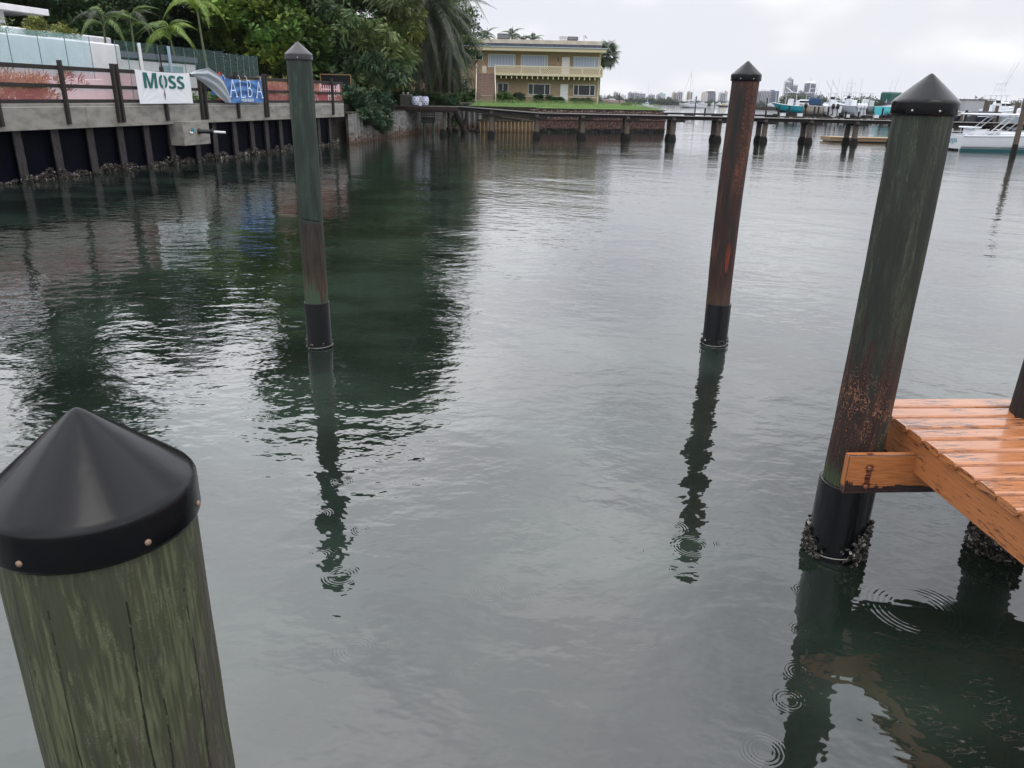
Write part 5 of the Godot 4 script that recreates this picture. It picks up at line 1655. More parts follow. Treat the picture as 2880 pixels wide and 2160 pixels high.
				c = mix(c, Color(0.21, 0.28, 0.20), (0.66 + 0.5 * p - y) * 6.0)
				if absf(y - 1.385 - 0.02 * aside) < 0.007 and aside > -0.7:
					c = Color(0.05, 0.05, 0.045)
					b -= 0.6
			im.set_pixel(x, yy, c)
			bump.set_pixel(x, yy, Color(b, b, b))
	return mat("pile_wood_%d" % kind, Color(1, 1, 1), 0.62, {"tex": ImageTexture.create_from_image(im), "bump": ImageTexture.create_from_image(bump), "bh": 0.8})

func pile_cap(o: Node, at: Vector3, r: float, mt: Material, nails: Array, nail_mat: Material = null) -> void:
	# cone with a soft shoulder and a short skirt; at is the foot of the skirt
	var m := MB.new()
	var h := r * 0.42
	var ch := r * 0.86
	m.lathe([Vector2(r * 0.93, 0.0), Vector2(r * 0.985, 0.0), Vector2(r, 0.006), Vector2(r * 1.0, h * 0.5), Vector2(r * 1.0, h * 0.84), Vector2(r * 0.997, h * 0.92), Vector2(r * 0.985, h * 0.985), Vector2(r * 0.96, h + ch * 0.035), Vector2(r * 0.93, h + ch * 0.072), Vector2(r * 0.7, h + ch * 0.31), Vector2(r * 0.4, h + ch * 0.615), Vector2(r * 0.12, h + ch * 0.89), Vector2(r * 0.06, h + ch * 0.945), Vector2(r * 0.025, h + ch * 0.965), Vector2(0.001, h + ch * 0.97)], 48)
	var c := put("cap", m.mesh(), mt, o, at)
	for a in nails:
		var nm := MB.new()
		var d := Vector3(cos(a), 0, sin(a))
		nm.tube([d * (r - 0.004) + Vector3(0, 0.02, 0), d * (r + 0.002) + Vector3(0, 0.02, 0), d * (r + 0.0035) + Vector3(0, 0.02, 0)], [0.0052, 0.0052, 0.0025], 10)
		put("nail", nm.mesh(), nail_mat if nail_mat else M.steel_nail, c)

func growth(o: Node, r: float, y0: float, y1: float, count: int, size: float, keep: Callable) -> void:
	var xf := []
	var col := []
	while xf.size() < count:
		var a := rng.randf() * TAU
		var y := lerpf(y0, y1, rng.randf())
		if rng.randf() > keep.call(a, y):
			continue
		var d := Vector3(cos(a), 0, sin(a))
		var rr := r + rng.randf_range(0.0, size * 0.8)
		xf.append(Transform3D(Basis.from_euler(Vector3(rng.randf() * TAU, rng.randf() * TAU, rng.randf() * TAU)).scaled(Vector3.ONE * size * rng.randf_range(0.6, 1.4)), d * rr + Vector3(0, y, 0)))
		col.append(shell_tint())
	stuff(scatter("oyster_growth", shell_mesh(), M.shell, o, xf, col))

func pile_shaft(o: Node, r0: float, r1: float, top: float, mt: Material, sd := 1, bow := 0.0) -> void:
	# a trunk, not a pipe: slightly out of round, fluted and bowed
	var f := noise(1.0, 3, 700 + sd)
	var R := []
	var vs := []
	for k in 61:
		var g := k / 60.0
		var ring := PackedVector3Array()
		for j in 72:
			var a := TAU * j / 72
			var d := Vector3(cos(a), 0, sin(a))
			var r := lerpf(r0, r1, g) * (1.0 + 0.035 * f.get_noise_3d(d.x * 0.9, top * g * 0.9, d.z * 0.9) + 0.022 * f.get_noise_3d(d.x * 5.0 + 7.0, top * g * 0.8, d.z * 5.0))
			ring.append(d * r + Vector3(bow * sin(PI * g), top * g, bow * 0.5 * sin(PI * g)))
		R.append(ring)
		vs.append(1.0 - g)
	var m := MB.new()
	m.grid(R, true, null, vs)
	m.face(Array(R[0]), Vector3.DOWN)
	m.face(Array(R[-1]), Vector3.UP)
	put("shaft", m.mesh(), mt, o)

func sleeve(o: Node, r: float, top: float) -> void:
	var m := MB.new()
	m.lathe([Vector2(r, -0.9), Vector2(r, 0.2), Vector2(r * 1.0, top - 0.004), Vector2(r - 0.004, top), Vector2(r - 0.012, top)], 40, Vector3.ZERO, 0.004)
	put("sleeve", m.mesh(), M.sleeve_plastic, o)

func band(o: Node, r: float, y: float, tilt: float) -> void:
	var m := MB.new()
	var pts := []
	for k in 33:
		var a := TAU * k / 32.0
		pts.append(Vector3(cos(a) * r, y + tilt * cos(a), sin(a) * r))
	m.tube(pts, [0.0045], 6, false)
	put("wire_band", m.mesh(), M.steel_wire, o)

func near_piles() -> void:
	# the big one at the picture's lower left
	var at := Vector3(-0.690, 0, -1.10)
	var to := atan2(-at.z, -at.x)
	var o := thing("mooring_pile", "large olive weathered mooring pile with black cone cap, nearest of all", "mooring pile", at)
	pile_shaft(o, 0.163, 0.151, 1.94, pile_wood(0, 1.94, 720, 1792, to), 1)
	pile_cap(o, Vector3(0, 1.925, 0), 0.162, M.cap_plastic, [to + 0.74, to - 0.38, to - 1.17, to + 2.1, to + 3.2], M.copper_nail)
	# dark green pile carrying the deck
	at = Vector3(2.03, 0, -4.06)
	to = atan2(-at.z, -at.x)
	o = thing("mooring_pile", "dark green streaked mooring pile standing at the orange deck's corner", "mooring pile", at, Basis(Vector3.BACK, -0.006))
	pile_shaft(o, 0.148, 0.140, 2.58, pile_wood(1, 2.58, 384, 1280, to), 2, 0.008)
	sleeve(o, 0.162, 0.50)
	pile_cap(o, Vector3(0, 2.565, 0), 0.155, M.cap_plastic, [to + 0.35, to - 0.45, to - 1.3])
	growth(o, 0.165, -0.22, 0.30, 1800, 0.025, func(a: float, y: float) -> float:
		var side := sin(a - to)
		return clampf((0.05 + 0.24 * absf(side) * (1.0 if side < 0.0 else 0.62) - y) * 9.0, 0.0, 1.0) * clampf(absf(side) * 2.2 - 0.55, 0.0, 1.0))
	band(o, 0.172, 0.05, 0.02)
	# rust red pile
	at = Vector3(2.32, 0, -8.33)
	to = atan2(-at.z, -at.x)
	o = thing("mooring_pile", "rust red mooring pile with a dark vertical stain and black sleeve", "mooring pile", at)
	pile_shaft(o, 0.128, 0.138, 2.86, pile_wood(2, 2.86, 320, 1024, to), 3, -0.02)
	sleeve(o, 0.138, 0.49)
	pile_cap(o, Vector3(0, 2.815, 0), 0.152, M.cap_plastic, [to + 0.35, to - 0.5, to + 1.2])
	growth(o, 0.138, -0.1, 0.11, 170, 0.022, func(a: float, y: float) -> float: return 0.6)
	band(o, 0.142, 0.015, 0.004)
	# blue-green pile
	at = Vector3(-2.13, 0, -7.93)
	to = atan2(-at.z, -at.x)
	o = thing("mooring_pile", "blue-green mooring pile in front of the corrugated wall with grey cap", "mooring pile", at)
	pile_shaft(o, 0.124, 0.118, 2.95, pile_wood(3, 2.95, 320, 1024, to), 4, 0.006)
	sleeve(o, 0.134, 0.51)
	pile_cap(o, Vector3(0, 2.905, 0), 0.131, mat("grey_cap", Color(0.20, 0.195, 0.21), 0.38), [to + 0.1, to - 1.2])
	growth(o, 0.134, -0.1, 0.08, 120, 0.022, func(a: float, y: float) -> float: return 0.6)
	band(o, 0.142, 0.02, 0.006)
	# pile that comes up through the deck, thick with oysters at the water
	o = thing("deck_pile", "dark brown pile passing the deck's far edge, crusted with oysters below", "pile", Vector3(3.08, 0, -4.13), Basis(Vector3.BACK, -0.055) * Basis(Vector3.RIGHT, -0.05))
	var m := MB.new()
	m.lathe([Vector2(0.14, -0.8), Vector2(0.14, 0.9), Vector2(0.135, 2.6)], 32, Vector3.ZERO, 0.01)
	put("shaft", m.mesh(), mat("brown_pile", Color(0.17, 0.115, 0.10), 0.7, {"tex": ntex(0.05, 4, 47, [[0.0, g1(0.5)], [1.0, g1(1.0)]]), "scale": Vector3(3, 0.5, 3), "bump": ntex(0.06, 4, 48), "bh": 0.8}), o)
	growth(o, 0.14, -0.3, 0.24, 2300, 0.032, func(a: float, y: float) -> float: return clampf((0.22 - y) * 12.0, 0.0, 1.0))

# ---------------------------------------------------------------- orange deck
func deck_paint(called: String, worn: float, scale: Vector3, sd: int) -> StandardMaterial3D:
	# stain worn through to dark wood in streaks along the grain, thickly in some patches, hardly in others
	var n := 640
	var im := Image.create(n, n, false, Image.FORMAT_RGB8)
	var bump := Image.create(n, n, false, Image.FORMAT_RF)
	var grain := noise(1.0, 3, sd)
	var area := noise(1.0, 3, sd + 1)
	var fine := noise(1.0, 2, sd + 2)
	for x in n:
		for y in n:
			var u := 2.0 * x / n
			var v := 1.5 * y / n
			var g := grain.get_noise_2d(u * 3.2, v * 62.0)
			var f := fine.get_noise_2d(u * 9.0, v * 150.0)
			var p := area.get_noise_2d(u * 1.9, v * 2.6)
			var c := mix(Color(0.70, 0.455, 0.275), Color(0.61, 0.375, 0.215), 0.5 + (g * 1.1 + f * 0.5) * (0.45 if worn > 0.6 else 1.0))
			var k := g * 0.8 + f * 0.8 + p * 0.9 - worn
			c = mix(c, Color(0.25, 0.15, 0.125), k * 9.0)
			im.set_pixel(x, y, c)
			var b := 0.5 + 0.3 * g + 0.2 * f - (0.25 if k > 0.0 else 0.0)
			bump.set_pixel(x, y, Color(b, b, b))
	var m := mat(called, Color(1, 1, 1), 0.4, {"tex": ImageTexture.create_from_image(im), "scale": scale, "bump": ImageTexture.create_from_image(bump), "bh": 0.12})
	m.clearcoat_enabled = true   # the film of rain on it
	m.clearcoat = 0.65
	m.clearcoat_roughness = 0.14
	return m

func deck() -> void:
	var bs := Basis(Vector3.UP, 0.068)
	var o := thing("orange_deck", "orange painted timber finger deck with worn wet boards", "deck", Vector3(2.25, 0, -4.09), bs)
	var mats := [deck_paint("deck_board_paint", 0.5, Vector3(0.5, 0.667, 0.667), 601), deck_paint("deck_board_paint_worn", 0.37, Vector3(0.5, 0.667, 0.667), 611)]
	var pick := [0, 0, 1, 1, 0, 0, 0, 1, 0, 0]
	for k in range(-2, 22):
		var z := 0.0767 + k * 0.1535
		var m := MB.new()
		# board with rounded long edges: section swept along x
		var R := []
		var sec := []
		for q in [[-0.058, -0.038], [-0.067, -0.030], [-0.068, -0.015], [-0.063, -0.005], [-0.050, 0.0], [0.050, 0.0], [0.063, -0.005], [0.068, -0.015], [0.067, -0.030], [0.058, -0.038]]:
			sec.append(Vector2(q[0], q[1]))
		var x0 := -0.012 + rng.randf_range(-0.004, 0.004)
		for x in [x0, 1.32]:
			var row := PackedVector3Array()
			for s in sec:
				row.append(Vector3(x, 0.9 + s.y, z + s.x))
			R.append(row)
		for j in sec.size():
			var a: Vector3 = R[0][j]
			var b: Vector3 = R[0][(j + 1) % sec.size()]
			var nn := Vector3(0, (a.y + b.y) / 2 - 0.884, ((a.z + b.z) / 2 - z) * 0.5)
			m.face([a, b, R[1][(j + 1) % sec.size()], R[1][j]], nn)
		m.face(Array(R[0]), Vector3.LEFT)
		m.face(Array(R[1]), Vector3.RIGHT)
		put("deck_board", m.mesh(), mats[pick[(k + 2) % 10]], o)
	var rim := deck_paint("rim_paint", 0.74, Vector3(0.667, 0.667, 0.667), 631)
	rim.roughness = 0.55
	rim.clearcoat = 0.1
	bit("rim_joist", o, rim, Vector3(0.032, 0.762, 1.45), Vector3(0.045, 0.198, 3.5), Basis.IDENTITY, 0.006)
	bit("rim_joist", o, rim, Vector3(1.27, 0.762, 1.45), Vector3(0.045, 0.198, 3.5), Basis.IDENTITY, 0.006)
	bit("rim_joist", o, rim, Vector3(0.65, 0.762, -0.28), Vector3(1.19, 0.198, 0.045), Basis.IDENTITY, 0.006)
	for x in [0.45, 0.86]:
		bit("joist", o, rim, Vector3(x, 0.762, 1.45), Vector3(0.045, 0.196, 3.4))
	# cross beam with its bolts; bare wood along the lower edge, rust under the bolts
	var w := 512
	var h := 128
	var im := Image.create(w, h, false, Image.FORMAT_RGB8)
	var f := noise(0.02, 4, 71)
	var g := noise(0.05, 4, 72)
	for x in w:
		var edge := 0.17 + 0.06 * f.get_noise_1d(x * 2.0) + (0.03 if int(x / 37.0) % 3 == 0 else 0.0) + clampf(0.22 - x / 150.0, 0.0, 0.2) * (0.5 + f.get_noise_1d(x * 9.0))
		for y in h:
			var v := 1.0 - (y + 0.5) / h
			var gr := g.get_noise_2d(x * 0.35, y * 3.0)
			var c := mix(Color(0.675, 0.43, 0.25), Color(0.59, 0.36, 0.20), 0.5 + gr * 1.5)
			if v < edge + gr * 0.08:
				c = mix(Color(0.21, 0.14, 0.13), Color(0.12, 0.08, 0.08), 0.5 + gr * 2.0)
			var px := (x - 47.0) / w
			for by in [0.67, 0.18]:
				var d := Vector2(px * 4.6, v - by).length()
				c = mix(c, Color(0.22, 0.07, 0.04), (0.12 - d + 0.06 * gr) * 12.0)
			if absf(px * 4.6 + 0.02 * gr) < 0.055 and v < 0.67 and v > 0.12:
				c = mix(c, Color(0.24, 0.075, 0.04), 0.75 + gr)
			im.set_pixel(x, y, c)
	var bp := mat("beam_paint", Color(1, 1, 1), 0.5, {"tex": ImageTexture.create_from_image(im)})
	var inv := Transform3D(bs, Vector3(2.25, 0, -4.09)).affine_inverse()
	for q in [[2.565, -3.875, 1.36], [2.74, -4.25, 1.1]]:
		var c := inv * Vector3(q[0], 0.66, q[1])
		bit("cross_beam", o, bp, c, Vector3(q[2], 0.235, 0.05), Basis.IDENTITY, 0.004)
	for y in [0.70, 0.585]:
		var p := inv * Vector3(2.012, y, -3.843)
		var m := MB.new()
		m.tube([p + Vector3(0, 0, 0.012), p + Vector3(0, 0, 0.018)], [0.024, 0.024], 14)
		m.tube([p + Vector3(0, 0, 0.016), p + Vector3(0, 0, 0.036), p + Vector3(0, 0, 0.038)], [0.014, 0.014, 0.009], 6)
		put("bolt", m.mesh(), mat("rusty_bolt", Color(0.55, 0.36, 0.27), 0.6, {"metal": 0.4}), o)

# ---------------------------------------------------------------- boats
# bow towards +x, water line at y = 0; at the middle of the transom
func boat(called: String, label: String, category: String, at: Vector3, yaw: float, L: float, B: float, F: float, look: Dictionary, group := "") -> Node3D:
	var o := thing(called, label, category, at, Basis(Vector3.UP, yaw), group)
	var hull: Material = M[look.get("hull", "hull_white")]
	var R := []
	var n := 13
	var sheer := []
	var draft := 0.3 * F + 0.12
	for k in n:
		var t := k / (n - 1.0)
		var hb := B * 0.5 * (1.0 - pow(maxf(0.0, (t - 0.35) / 0.65), 2.3)) * (0.93 + 0.07 * minf(t * 4.0, 1.0))
		var sy := F * (1.0 + 0.5 * t * t)
		var xs := L * t
		var xk := L * (t - 0.13 * t * t)
		var ky := -draft * (1.0 - pow(t, 4.0)) + F * 0.35 * pow(t, 6.0)
		var cy := lerpf(-draft * 0.2, sy * 0.55, pow(t, 2.2))
		var row := PackedVector3Array()
		for s in [-1.0, 1.0]:
			var a := [Vector3(xs, sy, hb * s), Vector3(lerpf(xs, xk, 0.35), lerpf(sy, cy, 0.55), hb * 0.95 * s), Vector3(lerpf(xs, xk, 0.7), cy, hb * 0.82 * s), Vector3(xk, ky, 0)]
			if s > 0:
				a.reverse()
				a.pop_front()
			row.append_array(PackedVector3Array(a))
		R.append(row)
		sheer.append([Vector3(xs, sy, -hb), Vector3(xs, sy, hb)])
	var m := MB.new()
	m.grid(R, false, Vector3(L * 0.45, F * 0.9, 0))
	m.face(Array(R[0]), Vector3.LEFT)
	put("hull", m.mesh(), hull, o)
	if look.has("bottom"):
		m = MB.new()
		var Q := []
		for k in n:
			var row := PackedVector3Array()
			for j in [2, 3, 4]:
				var p: Vector3 = R[k][j]
				p.z *= 1.012
				row.append(p + Vector3(0, -0.012, 0))
			Q.append(row)
		m.grid(Q, false, Vector3(L * 0.45, F * 2.0, 0))
		put("bottom_paint", m.mesh(), M[look.bottom], o)
	m = MB.new()
	for k in n - 1:
		m.face([sheer[k][0] + Vector3(0, -0.05, 0.02), sheer[k + 1][0] + Vector3(0, -0.05, 0.02), sheer[k + 1][1] + Vector3(0, -0.05, -0.02), sheer[k][1] + Vector3(0, -0.05, -0.02)], Vector3.UP)
	put("deck", m.mesh(), M[look.get("deck", "hull_white")], o)
	for s in [0, 1]:
		m = MB.new()
		var pts := []
		for k in n:
			pts.append(sheer[k][s] + Vector3(0, 0.01, 0))
		m.tube(pts, [0.05], 6)
		put("gunwale", m.mesh(), M[look.get("trim", "hull_white")], o)
	var dk := F * 1.02
	if look.has("console"):
		var cx: float = L * look.console
		bit("console", o, M.hull_white, Vector3(cx, dk + 0.55, 0), Vector3(0.9, 1.1, 0.9), Basis(Vector3.BACK, 0.06), 0.12)
		bit("windscreen", o, M.dark_glass, Vector3(cx + 0.12, dk + 1.28, 0), Vector3(0.05, 0.42, 0.84), Basis(Vector3.BACK, 0.35))
		bit("leaning_post", o, M.hull_white, Vector3(cx - 1.1, dk + 0.45, 0), Vector3(0.5, 0.9, 1.0), Basis.IDENTITY, 0.08)
	if look.has("top"):
		var cx: float = L * look.top
		var hy := dk + 2.05
		for sx in [-0.75, 0.75]:
			for sz in [-0.5, 0.5]:
				m = MB.new()
				m.tube([Vector3(cx + sx * 1.15, dk, sz * 1.15), Vector3(cx + sx, hy, sz)], [0.03, 0.03], 6)
				put("top_leg", m.mesh(), M.aluminium, o)
		bit("hard_top", o, M[look.get("topmat", "hull_white")], Vector3(cx, hy + 0.04, 0), Vector3(2.3, 0.08, B * 0.72), Basis.IDENTITY, 0.03)
		if look.has("tower"):
			for sz in [-0.45, 0.45]:
				for sx in [-0.7, 0.6]:
					m = MB.new()
					m.tube([Vector3(cx + sx, hy, sz), Vector3(cx + sx * 0.55, hy + 1.5, sz * 0.7)], [0.03, 0.025], 6)
					put("tower_leg", m.mesh(), M.aluminium, o)
			bit("tower_floor", o, M.hull_white, Vector3(cx, hy + 0.75, 0), Vector3(1.0, 0.05, 0.8))
			m = MB.new()
			m.tube([Vector3(cx - 0.5, hy + 1.5, -0.4), Vector3(cx + 0.5, hy + 1.5, -0.4), Vector3(cx + 0.5, hy + 1.5, 0.4), Vector3(cx - 0.5, hy + 1.5, 0.4), Vector3(cx - 0.5, hy + 1.5, -0.4)], [0.03], 6)
			put("tower_rail", m.mesh(), M.aluminium, o)
	if look.has("cabin"):
		var cx: float = L * look.cabin
		var cl := L * 0.34
		bit("cabin", o, M.hull_white, Vector3(cx, dk + 0.5, 0), Vector3(cl, 1.05, B * 0.66), Basis.IDENTITY, 0.16)
		bit("cabin_window", o, M.dark_glass, Vector3(cx + 0.02, dk + 0.68, 0), Vector3(cl * 0.86, 0.34, B * 0.675), Basis.IDENTITY, 0.04)
		if look.has("bridge"):
			bit("bridge", o, M.hull_white, Vector3(cx - cl * 0.1, dk + 1.35, 0), Vector3(cl * 0.62, 0.6, B * 0.55), Basis.IDENTITY, 0.12)
			bit("bridge_top", o, M.hull_white, Vector3(cx - cl * 0.14, dk + 2.4, 0), Vector3(cl * 0.8, 0.07, B * 0.6), Basis.IDENTITY, 0.03)
			for sx in [-0.3, 0.25]:
				for sz in [-0.26, 0.26]:
					bit("bridge_post", o, M.aluminium, Vector3(cx + cl * sx, dk + 2.0, B * sz), Vector3(0.06, 0.8, 0.06))
	if look.has("canvas"):
		var cx: float = L * look.get("canvas_at", 0.3)
		bit("canvas", o, M[look.canvas], Vector3(cx, dk + look.get("canvas_y", 0.6), 0), Vector3(look.get("canvas_l", 2.2), look.get("canvas_h", 1.1), B * 0.8), Basis.IDENTITY, 0.2)
	for k in int(look.get("engines", 0)):
		var z: float = (k - (look.engines - 1) * 0.5) * 0.72
		var em: Material = M[look.get("engine_mat", "engine_black")]
		m = MB.new()
		m.lathe([Vector2(0.13, -0.05), Vector2(0.26, 0.1), Vector2(0.29, 0.42), Vector2(0.25, 0.66), Vector2(0.12, 0.78), Vector2(0.01, 0.8)], 12)
		var e := put("outboard", m.mesh(), em, o, Vector3(-0.42, F * 0.72, z), Basis(Vector3.BACK, -0.12))
		bit("engine_leg", e, em, Vector3(0.03, -0.55, 0), Vector3(0.22, 1.0, 0.14), Basis.IDENTITY, 0.04)
		bit("gearcase", e, em, Vector3(-0.02, -1.0, 0), Vector3(0.55, 0.14, 0.14), Basis.IDENTITY, 0.05)
	for q in look.get("rods", []):
		m = MB.new()
		m.tube([Vector3(L * q[0], dk + q[1], B * q[2]), Vector3(L * q[0] + q[3], dk + q[1] + q[4], B * q[2] + q[5])], [0.055, 0.035], 5)
		put("rod", m.mesh(), M[look.get("rodmat", "aluminium")], o)
	return o


func marina() -> void:
	# far walkway that leads out to the slips
	var o := thing("marina_walkway", "far dark marina walkway on low bents behind the near walkway", "walkway", Vector3(18.0, 0, -144.0))
	bit("deck", o, M.dark_wood, Vector3(26.0, 0.68, 0), Vector3(66.0, 0.3, 1.8))
	for k in 15:
		var x := 3.0 + k * 4.9
		bit("cap_beam", o, M.dark_wood, Vector3(x, 0.42, 0), Vector3(1.6, 0.24, 1.9))
		for s in [-0.45, 0.55]:
			var m := MB.new()
			m.lathe([Vector2(0.22, -0.8), Vector2(0.2, 0.4)], 10, Vector3(x + s, 0, 0.4 * s))
			put("pile", m.mesh(), M.grey_wood, o)
	# pilings of the boat lifts: x and height, at the slips
	var P := [[42.24, 1.5, -137], [43.4, 2.4, -134], [45.1, 2.4, -134], [48.0, 2.38, -138], [48.95, 2.4, -133], [49.6, 2.4, -133], [51.25, 2.42, -133], [53.2, 1.5, -133], [53.8, 1.72, -132], [55.9, 1.75, -132], [57.4, 1.55, -133], [58.0, 2.42, -134], [58.55, 2.47, -136], [60.2, 2.42, -133], [61.85, 2.43, -133], [46.3, 2.3, -139], [56.9, 2.2, -139], [64.0, 2.4, -134], [41.0, 1.2, -141]]
	P.sort_custom(func(a, b): return a[0] < b[0])
	for k in P.size():
		var q: Array = P[k]
		var h: float = q[1]
		var t := thing("lift_piling", "%s dark timber piling of the marina boat lifts, %s from the left" % ["tall" if h > 2.0 else "short", nth(k)], "piling", Vector3(q[0], 0, q[2]), Basis.IDENTITY, "pilings of the marina boat lifts")
		var m := MB.new()
		m.lathe([Vector2(0.17, -0.8), Vector2(0.15, h)], 10, Vector3.ZERO, 0.02)
		put("shaft", m.mesh(), M.dark_wood, t)
	# lift cradles: beams the boats sit on
	for q in [[45.8, 5.2, "dark cradle beams of the lift under the teal boat"], [51.0, 4.4, "dark cradle beams of the lift under the black-engined boat"], [56.6, 4.2, "dark cradle beams of the lift under the grey-engined boat"], [61.6, 4.2, "dark cradle beams of the lift under the green canvas boat"]]:
		var t := thing("lift_cradle", q[2], "boat lift", Vector3(q[0], 0, -135.0), Basis.IDENTITY, "cradles of the marina boat lifts")
		for z in [-1.2, 1.2]:
			bit("cradle_beam", t, M.dark_wood, Vector3(0, 0.95, z), Vector3(q[1], 0.26, 0.25))
		for x in [-0.4, 0.4]:
			bit("bunk", t, M.dark_wood, Vector3(x * q[1] * 0.5, 1.16, 0), Vector3(0.25, 0.18, 3.6))
		bit("catwalk", t, M.grey_wood, Vector3(0, 0.72, 1.9), Vector3(q[1], 0.12, 0.7))
		for k in 5:
			bit("strut", t, M.dark_wood, Vector3(lerpf(-0.48, 0.48, k / 4.0) * q[1], 0.3, 1.9), Vector3(0.16, 0.9, 0.16))
	# dock boxes
	for q in [[43.8, "white dock box below the teal boat's bow"], [46.6, "white dock box below the teal boat's stern"], [54.4, "white dock box between the black and grey engines"], [59.2, "white dock box beside the green canvas boat"]]:
		var t := thing("dock_box", q[1], "dock box", Vector3(q[0], 0.78, -132.9))
		bit("box", t, M.hull_white, Vector3(0, 0.22, 0), Vector3(0.8, 0.42, 0.5), Basis.IDENTITY, 0.04)
		bit("lid", t, M.hull_white, Vector3(0, 0.46, 0), Vector3(0.86, 0.08, 0.56), Basis.IDENTITY, 0.03)
	var g := "boats on the marina lifts"
	boat("lift_boat", "teal centre console boat up on the marina's first lift", "boat", Vector3(47.6, 1.45, -134.6), PI - 0.42, 5.0, 2.0, 0.95, {"hull": "hull_teal", "bottom": "bottom_blue", "console": 0.42, "top": 0.42, "engines": 1, "rods": [[0.4, 2.1, 0.2, 1.2, 0.9, 0.2], [0.4, 2.1, -0.2, 1.2, 0.8, -0.2], [0.9, 0.2, 0.1, 0.15, 1.9, 0], [0.3, 2.1, 0.2, -0.7, 0.6, 0]]}, g)
	boat("lift_boat", "white sport boat with blue canvas and a tall tower next to the teal boat", "boat", Vector3(51.6, 1.2, -136.2), PI - 0.3, 5.2, 2.3, 1.2, {"hull": "hull_beige", "deck": "hull_white", "cabin": 0.62, "top": 0.42, "tower": 1, "canvas": "canvas_blue", "canvas_at": 0.3, "canvas_y": 0.75, "canvas_l": 2.0, "rods": [[0.3, 1.0, 0.3, -0.4, 3.0, 0], [0.5, 2.0, -0.2, 0.1, 2.6, 0]]}, g)
	boat("lift_boat", "white boat seen from astern with two black outboards and raised outriggers", "boat", Vector3(52.3, 1.25, -133.2), 1.45, 6.0, 2.5, 1.2, {"hull": "hull_white", "console": 0.4, "top": 0.4, "engines": 2, "rods": [[0.3, 2.1, 0.3, -0.6, 1.9, -1.5], [0.3, 2.1, -0.1, -0.6, 1.9, -1.5], [0.4, 1.0, 0.2, 0.0, 3.6, 0.2], [0.2, 1.0, -0.3, 0.0, 3.2, 0.1]]}, g)
	boat("lift_boat", "white grey-bottomed boat with three silver outboards at its stern", "boat", Vector3(56.4, 1.3, -133.0), 2.0, 6.2, 2.6, 1.3, {"hull": "hull_grey", "deck": "hull_white", "trim": "hull_white", "console": 0.42, "top": 0.42, "tower": 1, "engines": 3, "engine_mat": "hull_white", "rods": [[0.5, 2.1, 0.2, 0.2, 1.9, 0], [0.2, 1.0, 0.3, 0.1, 3.2, 0], [0.7, 0.4, 0.0, 0.1, 3.0, 0]]}, g)
	boat("lift_boat", "white boat with grey hull lying behind the silver outboards", "boat", Vector3(59.2, 1.9, -139.5), PI - 0.15, 4.6, 2.2, 1.1, {"hull": "hull_grey", "deck": "hull_white", "cabin": 0.5, "rods": [[0.4, 1.0, 0.2, 0.1, 3.0, 0], [0.6, 1.0, -0.2, 0.1, 2.8, 0.1]]}, g)
	boat("lift_boat", "aqua boat under a green canvas roof beside the deck pile's cap", "boat", Vector3(60.6, 1.5, -135.0), 0.5, 5.2, 2.4, 1.1, {"hull": "hull_aqua", "bottom": "hull_grey", "canvas": "canvas_green", "canvas_at": 0.42, "canvas_y": 1.55, "canvas_l": 3.2, "canvas_h": 1.5, "rods": [[0.1, 0.6, 0.2, 0.7, 3.8, 0], [0.3, 0.6, 0.3, 0.6, 4.0, 0]]}, g)
	boat("lift_boat", "small dark-bottomed grey boat between the silver engines and green canvas", "boat", Vector3(60.8, 1.8, -138.5), PI - 0.1, 2.6, 1.6, 0.8, {"hull": "hull_grey", "bottom": "engine_black", "console": 0.5, "top": 0.5}, g)
	# right-hand slips behind the sport boat
	g = "boats in the right-hand slips"
	boat("slip_boat", "white boat with a tall fishing tower and ladder behind the sport boat", "boat", Vector3(61.6, 1.1, -108.0), 0.12, 6.0, 2.4, 1.1, {"top": 0.42, "tower": 1, "console": 0.42, "rods": [[0.45, 3.6, 0.2, 1.1, 2.6, 0.2], [0.5, 3.6, -0.2, 1.2, 2.5, -0.1], [0.5, 3.2, 0.0, 1.0, 1.2, 0]]}, g)
	boat("slip_boat", "white runabout with grey stripe moored right of the cap, behind the sport boat", "boat", Vector3(61.6, 1.0, -112.0), PI - 0.05, 5.4, 2.3, 1.15, {"cabin": 0.5, "bottom": "unit_dark"}, g)
	boat("slip_boat", "dark navy covered boat on a lift behind the sport boat's windscreen", "boat", Vector3(57.0, 0.9, -101.0), 0.1, 4.4, 2.2, 0.8, {"hull": "navy", "canvas": "navy", "canvas_at": 0.4, "canvas_y": 0.25, "canvas_l": 3.2, "canvas_h": 0.7}, g)
	boat("slip_boat", "navy covered small boat close beside the pile cap", "boat", Vector3(53.5, 1.0, -100.5), 0.2, 2.2, 1.8, 0.7, {"hull": "navy", "canvas": "navy", "canvas_at": 0.4, "canvas_y": 0.2, "canvas_l": 1.6, "canvas_h": 0.5}, g)
	boat("slip_boat", "white hulled boat with grey side at the picture's right edge", "boat", Vector3(60.0, 0.6, -99.0), 0.15, 6.0, 2.4, 1.2, {"hull": "hull_grey", "deck": "hull_white", "console": 0.5, "top": 0.5, "rods": [[0.5, 2.0, 0.2, 0.3, 2.2, 0]]}, g)
	boat("slip_boat", "white cuddy boat further back right of the tower boat", "boat", Vector3(66.5, 1.3, -115.0), 0.2, 5.0, 2.3, 1.2, {"cabin": 0.5}, g)
